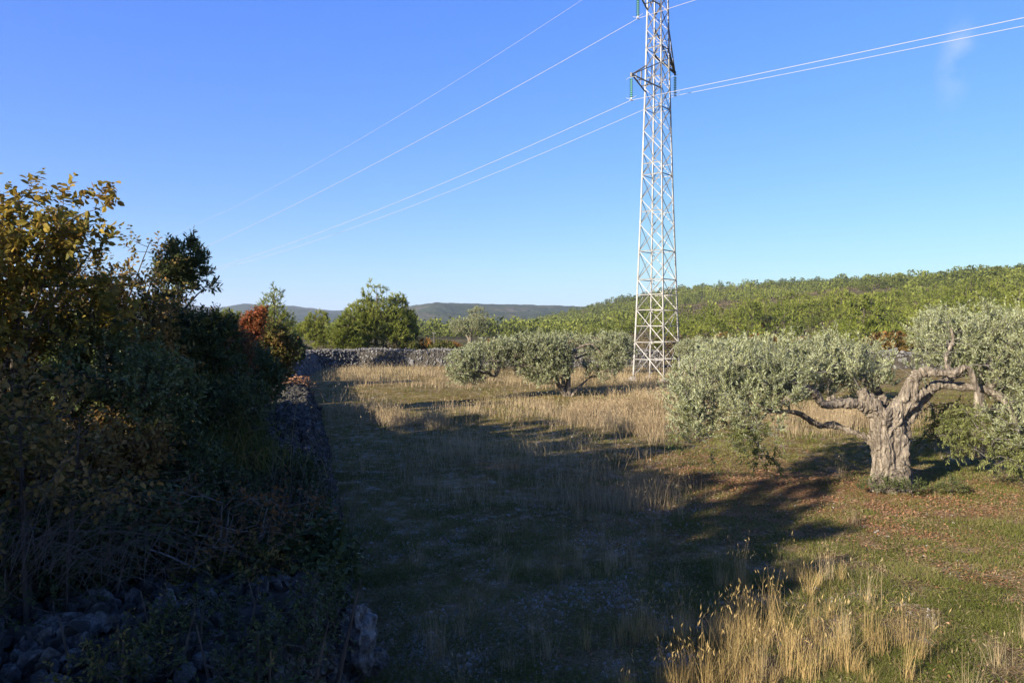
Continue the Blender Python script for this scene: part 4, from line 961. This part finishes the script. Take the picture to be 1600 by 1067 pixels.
# trees standing beyond the photo's left side; they throw the long shade over the field
shade = [(-6.8, .3, 5.6), (-7.8, .7, 6.1), (-8.5, 1.1, 6.9), (-9.5, 2.6, 4.5), (-7.4, 4.6, 3.3), (-9.4, 7.0, 6.5), (-10.0, 10.0, 6.7), (-10.6, 12.4, 6.2), (-11.2, 14.2, 5.2), (-13.8, 8.8, 6.0), (-14.5, 5.5, 7.0), (-9.3, -1.8, 5.2), (-15.0, 14.5, 4.9), (-13, -.5, 6.0), (-11.9, -4.5, 6.0), (-19, 11, 6.4)]
sp = plant("oak_tree", "bushy oak among the trees beyond the thicket", "oak tree", (0, 0, 0), [[(0, 0, 0), (.1, 0, 1.5), (0, .1, 3)], [(0, 0, .2), (.7, .2, 1.8)], [(0, 0, .2), (-.7, -.2, 1.8)]],
     [(0, 0, 3.4, 1.5, 1.5, 1.3), (1.1, .3, 2.3, 1.2, 1.2, 1.1), (-1.1, -.3, 2.4, 1.2, 1.2, 1.1), (0, 1, 1.8, 1.3, 1.2, 1.2), (0, -1, 1.4, 1.4, 1.2, 1.1), (.2, .2, 1.0, 1.6, 1.6, .9)], 560, 'bush', 'hornbeam_leaf', over={4: .16, 5: .10, 3: 10}, trunk_r=.13, tipr=.008)
for i, (x, y, h) in enumerate(shade):
    o = sp if i == 0 else copy_tree(sp); s = h / 4.7
    o.location = (x, y, gz(x, y) - .1); o.scale = (min(s * .9, 1.0),) * 2 + (s,); o.rotation_euler = (0, 0, i * 1.9)
    o["label"] = "bushy oak in the belt of trees beyond the thicket, outside the photo's left side"; o["group"] = "oaks beyond the thicket"

# ------------------------------------------------------------------ ground cover
def px_of(x, y):
    return 800 + F * x / y, 515 + HC * F / y
def tallness(px, py):
    """how thick the tall dry grass stands, read off the photo"""
    d = np.zeros_like(px)
    def G(cx, cy, sx, sy, a): return a * np.exp(-(((px - cx) / sx) ** 2 + ((py - cy) / sy) ** 2) ** 1.6)
    d += G(640, 590, 110, 14, 1.2) + G(860, 596, 90, 12, .9) + G(1000, 600, 90, 20, 1.1) + G(560, 583, 60, 6, .8)
    d += G(900, 652, 150, 16, 1.3) + G(1020, 650, 80, 34, 1.2) + G(620, 662, 26, 9, 1.3) + G(680, 664, 20, 8, 1.6) + G(760, 640, 60, 10, .5) + G(1300, 660, 120, 18, .7) + G(1120, 620, 60, 22, .8) + G(1540, 700, 60, 14, .4)
    d += G(820, 740, 190, 70, .12) + G(900, 860, 140, 60, .1) + G(960, 780, 110, 60, .12) + G(560, 640, 60, 20, .25)
    return d
g = Geo(); gp = Geo()
def blades(g, pos, h, w, lean, seg=3, bend=.35):
    N = len(pos); a = R.random(N) * 6.283; ld = np.stack([np.cos(a), np.sin(a), np.zeros(N)], 1) * (lean * np.abs(R.normal(size=N)))[:, None]
    b = R.random(N) * 6.283; side = np.stack([np.cos(b), np.sin(b), np.zeros(N)], 1)
    V = []
    for s in range(seg + 1):
        t = s / seg; c = pos + ld * (h * (t * .6 + bend * t * t))[:, None]; c = c + np.array([0, 0, 1.0]) * (h * t * (1 - .12 * t))[:, None]
        ww = w * (1 - t) ** .7
        if s < seg: V += [c - side * ww[:, None] / 2, c + side * ww[:, None] / 2]
        else: V += [c]
    m = 2 * seg + 1; V = np.stack(V, 1).reshape(-1, 3); off = np.arange(N)[:, None, None] * m
    if seg > 1:
        fq = np.array([[2 * s, 2 * s + 1, 2 * s + 3, 2 * s + 2] for s in range(seg - 1)]); g.add(V, (fq[None] + off).reshape(-1, 4))
        n0 = g.n - len(V); tri = np.array([[2 * seg - 2, 2 * seg - 1, 2 * seg]]); g.f.setdefault(3, []).append((tri[None] + off).reshape(-1, 3) + n0)
    else: g.add(V, (np.array([[0, 1, 2]])[None] + off).reshape(-1, 3))
    return V.reshape(N, m, 3)[:, -1]
def seedheads(g, tips, L, w):
    N = len(tips); d = R.normal(size=(N, 3)) * .35 + [0, 0, 1]; leaves(g, tips - [0, 0, .01], d, R.normal(size=(N, 3)), L * R.uniform(.7, 1.2, N), w, 'slim')
# middle field, Y 15..60
n = 1500000; Y = 1 / R.uniform(1 / 60., 1 / 12.5, n); X = R.uniform(-.26, .75, n) * Y
px, py = px_of(X, Y); cl = vnoise(X, Y, 1.6, 91, 2); cl2 = vnoise(X, Y, .35, 95, 2)
dn = tallness(px, py) * np.clip((cl - .33) * 3.2, 0, 1.4) * np.clip((cl2 - .25) * 2.6, .15, 1.2)
wallx = .9 - .28 * Y
keep = (R.random(n) < dn * .46) & (X > wallx) & (Y < 59.5); X = X[keep]; Y = Y[keep]
pos = np.stack([X, Y, ground_z(X, Y)], 1); hh = R.uniform(.22, .62, len(X)) * (.7 + .6 * vnoise(X, Y, .8, 99, 2)); ww = np.clip(Y * .00036, .005, .022)
isp = vnoise(X, Y, .25, 33, 2) + (Y < 33) * .12 > .52
for gg, sel in ((g, ~isp), (gp, isp)):
    t_ = blades(gg, pos[sel], hh[sel], ww[sel], .38, 2); k_ = R.random(len(t_)) < .3; seedheads(gg, t_[k_], .08, np.clip(Y[sel][k_] * .0007, .010, .03))
print("mid blades", len(X))
# tufts in the foreground
def tufts(cx, sp_, nb, hmin, hmax, lean=.30, w=.0045):
    global g
    N = len(cx); p = np.repeat(cx, nb, 0); r = np.abs(R.normal(size=len(p))) * sp_; a = R.random(len(p)) * 6.283
    p = p + np.stack([np.cos(a) * r, np.sin(a) * r, 0 * a], 1); p[:, 2] = ground_z(p[:, 0], p[:, 1])
    h = np.repeat(R.uniform(hmin, hmax, N), nb) * R.uniform(.35, 1.05, len(p))
    return blades(g, p, h, np.full(len(p), w), lean, 4), h
def scatter(n, fn, ylo=6.0, yhi=16):
    Y = 1 / R.uniform(1 / yhi, 1 / ylo, n); X = R.uniform(-.2, .75, n) * Y; px, py = px_of(X, Y)
    k = (R.random(n) < fn(px, py)); return np.stack([X[k], Y[k], X[k] * 0], 1)
def near_d(px, py):
    def G(cx, cy, sx, sy, a): return a * np.exp(-((px - cx) / sx) ** 2 - ((py - cy) / sy) ** 2)
    return G(1180, 985, 95, 60, .75) + G(1060, 1010, 70, 40, .55) + G(1300, 1060, 80, 40, .5) + G(1190, 930, 45, 18, .4) + G(960, 1010, 70, 60, .26) + G(1330, 900, 60, 30, .06) + G(1100, 1080, 240, 30, .5) + G(1385, 1000, 22, 50, .35)
c = scatter(1150, near_d, 5.6, 10.5); c = c[vnoise(c[:, 0], c[:, 1], 1.9, 311, 2) > .47]
gn = Geo(); g_keep = g; g = gn
t_, h_ = tufts(c, .05, 46, .26, .66, .30, .0036); k_ = (h_ > .4) & (R.random(len(h_)) < .5); seedheads(g, t_[k_], .055, .009)
g = g_keep
tag(gn.build("golden_dry_grass", M['golden_grass']), "golden dry seed grass standing in sunlit tufts close by", None, None, 'stuff')
def near_s(px, py):
    def G(cx, cy, sx, sy, a): return a * np.exp(-((px - cx) / sx) ** 2 - ((py - cy) / sy) ** 2)
    return G(830, 860, 90, 60, .22) + G(900, 780, 130, 40, .18) + G(1000, 790, 60, 40, .18) + G(740, 1000, 70, 50, .2) + G(950, 880, 90, 60, .18) + G(860, 1010, 60, 50, .2) + .02 * (px > 560)
c = scatter(1300, near_s, 5.6, 24)
t_, h_ = tufts(c, .07, 50, .25, .6, .26, .0035); k_ = (h_ > .3) & (R.random(len(h_)) < .4); seedheads(g, t_[k_], .05, .010)
tag(g.build("tall_dry_grass", M['dry_grass']), "tall straw-coloured dry grass standing in the field", None, None, 'stuff')
tag(gp.build("pinkish_dry_grass", M['pink_grass']), "pinkish dry seed grass across the middle of the field", None, None, 'stuff')
# short green grass and herbs
g = Geo(); n = 850000; Y = 1 / R.uniform(1 / 40., 1 / 5.4, n); X = R.uniform(-.42, .74, n) * Y
cl = vnoise(X, Y, 2.6, 55, 3); px, py = px_of(X, Y)
soil = np.exp(-((X - 4.9) / 3.0) ** 2 - ((Y - 14.5) / 3.0) ** 2) * .9
k = (R.random(n) < np.clip((cl - .36) * 4.0, .04, 1) * (1 - soil) * np.where(px < 1050, .6, .85)) & (X > .45 - .28 * Y); X = X[k]; Y = Y[k]
pos = np.stack([X, Y, ground_z(X, Y)], 1)
blades(g, pos, R.uniform(.025, .10, len(X)) * (.6 + .9 * vnoise(X, Y, 1.2, 14, 2)), np.clip(Y * .0007, .004, .024), .9, 1)
n = 60000; Y = 1 / R.uniform(1 / 26., 1 / 5.4, n); X = R.uniform(-.35, .74, n) * Y; cl = vnoise(X, Y, 3.3, 155, 2); k = (cl > .55) & (X > .45 - .28 * Y); X = X[k]; Y = Y[k]
pos = np.stack([X, Y, ground_z(X, Y) + R.uniform(.01, .06, len(X))], 1); leaves(g, pos, R.normal(size=pos.shape) * [1, 1, .3] + [0, 0, .3], R.normal(size=pos.shape) * .5 + [0, 0, 1], R.uniform(.02, .045, len(X)), .014, 'oval')
tag(g.build("short_grass", M['green_grass']), "short green grass and herbs covering the field", None, None, 'stuff')
g = Geo(); n = 300000; Y = 1 / R.uniform(1 / 30., 1 / 5.4, n); X = R.uniform(-.3, .74, n) * Y; k = (X > .6 - .28 * Y) & (R.random(n) < .25 + vnoise(X, Y, 1.5, 401, 3)); X = X[k]; Y = Y[k]
pos = np.stack([X, Y, ground_z(X, Y) + .006 + R.random(len(X)) * .03], 1)
leaves(g, pos, R.normal(size=pos.shape) * [1, 1, .22], R.normal(size=pos.shape) * .4 + [0, 0, 1], R.uniform(.03, .11, len(X)), np.clip(Y * .0006, .003, .012), 'slim')
tag(g.build("straw_litter", M['litter']), "dry straw and stalk litter lying over the field's soil", None, None, 'stuff')
# fallen leaves, pebbles
g = Geo(); n = 42000; X = np.concatenate([R.normal(5.3, 3.0, n), R.uniform(-1, 9, n // 3)]); Y = np.concatenate([R.normal(13.5, 3.0, n), R.uniform(5.6, 18, n // 3)])
cl = vnoise(X, Y, 1.1, 65, 3); k = (R.random(len(X)) < np.clip((cl - .38) * 4, .03, 1)) & (Y > 5.4); X = X[k]; Y = Y[k]
pos = np.stack([X, Y, ground_z(X, Y) + .012 + R.random(len(X)) * .02], 1)
leaves(g, pos, R.normal(size=pos.shape) * [1, 1, .25], R.normal(size=pos.shape) * .35 + [0, 0, 1], R.uniform(.025, .055, len(X)), .02, 'oval')
s = R.uniform(26.3, 29.2, 1500); x = -8.2 + R.normal(size=1500) * .6 - (s - 27) * .15; pos = np.stack([x, s, 1.0 + R.random(1500) * .28 - np.clip(x + 7.6, 0, 1) * .9], 1)
leaves(g, pos, R.normal(size=pos.shape) * [1, 1, .3], R.normal(size=pos.shape) * .4 + [0, 0, 1], R.uniform(.08, .14, 1500), .07, 'oval')
tag(g.build("fallen_leaves", M['fallen_leaf']), "reddish fallen leaves on the bare soil and on the wall end", None, None, 'stuff')
g = Geo(); n = 60000; Y = 1 / R.uniform(1 / 24., 1 / 5.4, n); X = R.uniform(-.30, .6, n) * Y; cl = vnoise(X, Y, .9, 85, 3); px, py = px_of(X, Y)
dd = np.clip((cl - .46) * 5, .04, 1) * np.where(px < 1100, 1, .2); k = (R.random(n) < dd) & (X > .6 - .28 * Y); X = X[k]; Y = Y[k]
stones(g, np.stack([X, Y, ground_z(X, Y) + .002], 1), .008 + .030 * R.random(len(X)) ** 4)
tag(g.build("pebbles", M['pebble']), "pale pebbles scattered over bare patches of the field", None, None, 'stuff')
# utility pole far behind the bushes
up = P(678, 548, 110); up[2] = gz(up[0], up[1]); po = empty("utility_pole", up, "small grey utility pole among the bushes left of the double-crowned tree", "pole")
g = Geo(); tube(g, [[0, 0, 0], [0, 0, 2.6]], [.07, .05], 8); g.build("post", M['dead_twig'], po)
g = Geo(); tube(g, [[-.25, 0, 2.45], [.25, 0, 2.45]], .03, 5); g.build("crossbar", M['fitting'], po)

# ------------------------------------------------------------------ the air between here and the hills
hz = bpy.data.meshes.new("haze"); x0, x1, y0, y1, z0, z1 = -6900, 6900, -6900, 6900, -3, 230
for_v = [(x, y, z) for z in (z0, z1) for y in (y0, y1) for x in (x0, x1)]
hz.from_pydata(for_v, [], [(0, 2, 3, 1), (4, 5, 7, 6), (0, 1, 5, 4), (2, 6, 7, 3), (0, 4, 6, 2), (1, 3, 7, 5)])
hm, ht, hb_ = mat('haze_air'); ht.nodes.remove(hb_)
pv = ht.nodes.new("ShaderNodeVolumePrincipled"); pv.inputs["Color"].default_value = (.72, .84, 1, 1); pv.inputs["Density"].default_value = .00011; pv.inputs["Anisotropy"].default_value = .2
ht.links.new(pv.outputs[0], ht.nodes["Material Output"].inputs["Volume"]); hz.materials.append(hm)
ho = bpy.data.objects.new("haze", hz); COL.objects.link(ho); ho["kind"] = "stuff"; ho["label"] = "thin bluish haze over the whole landscape"
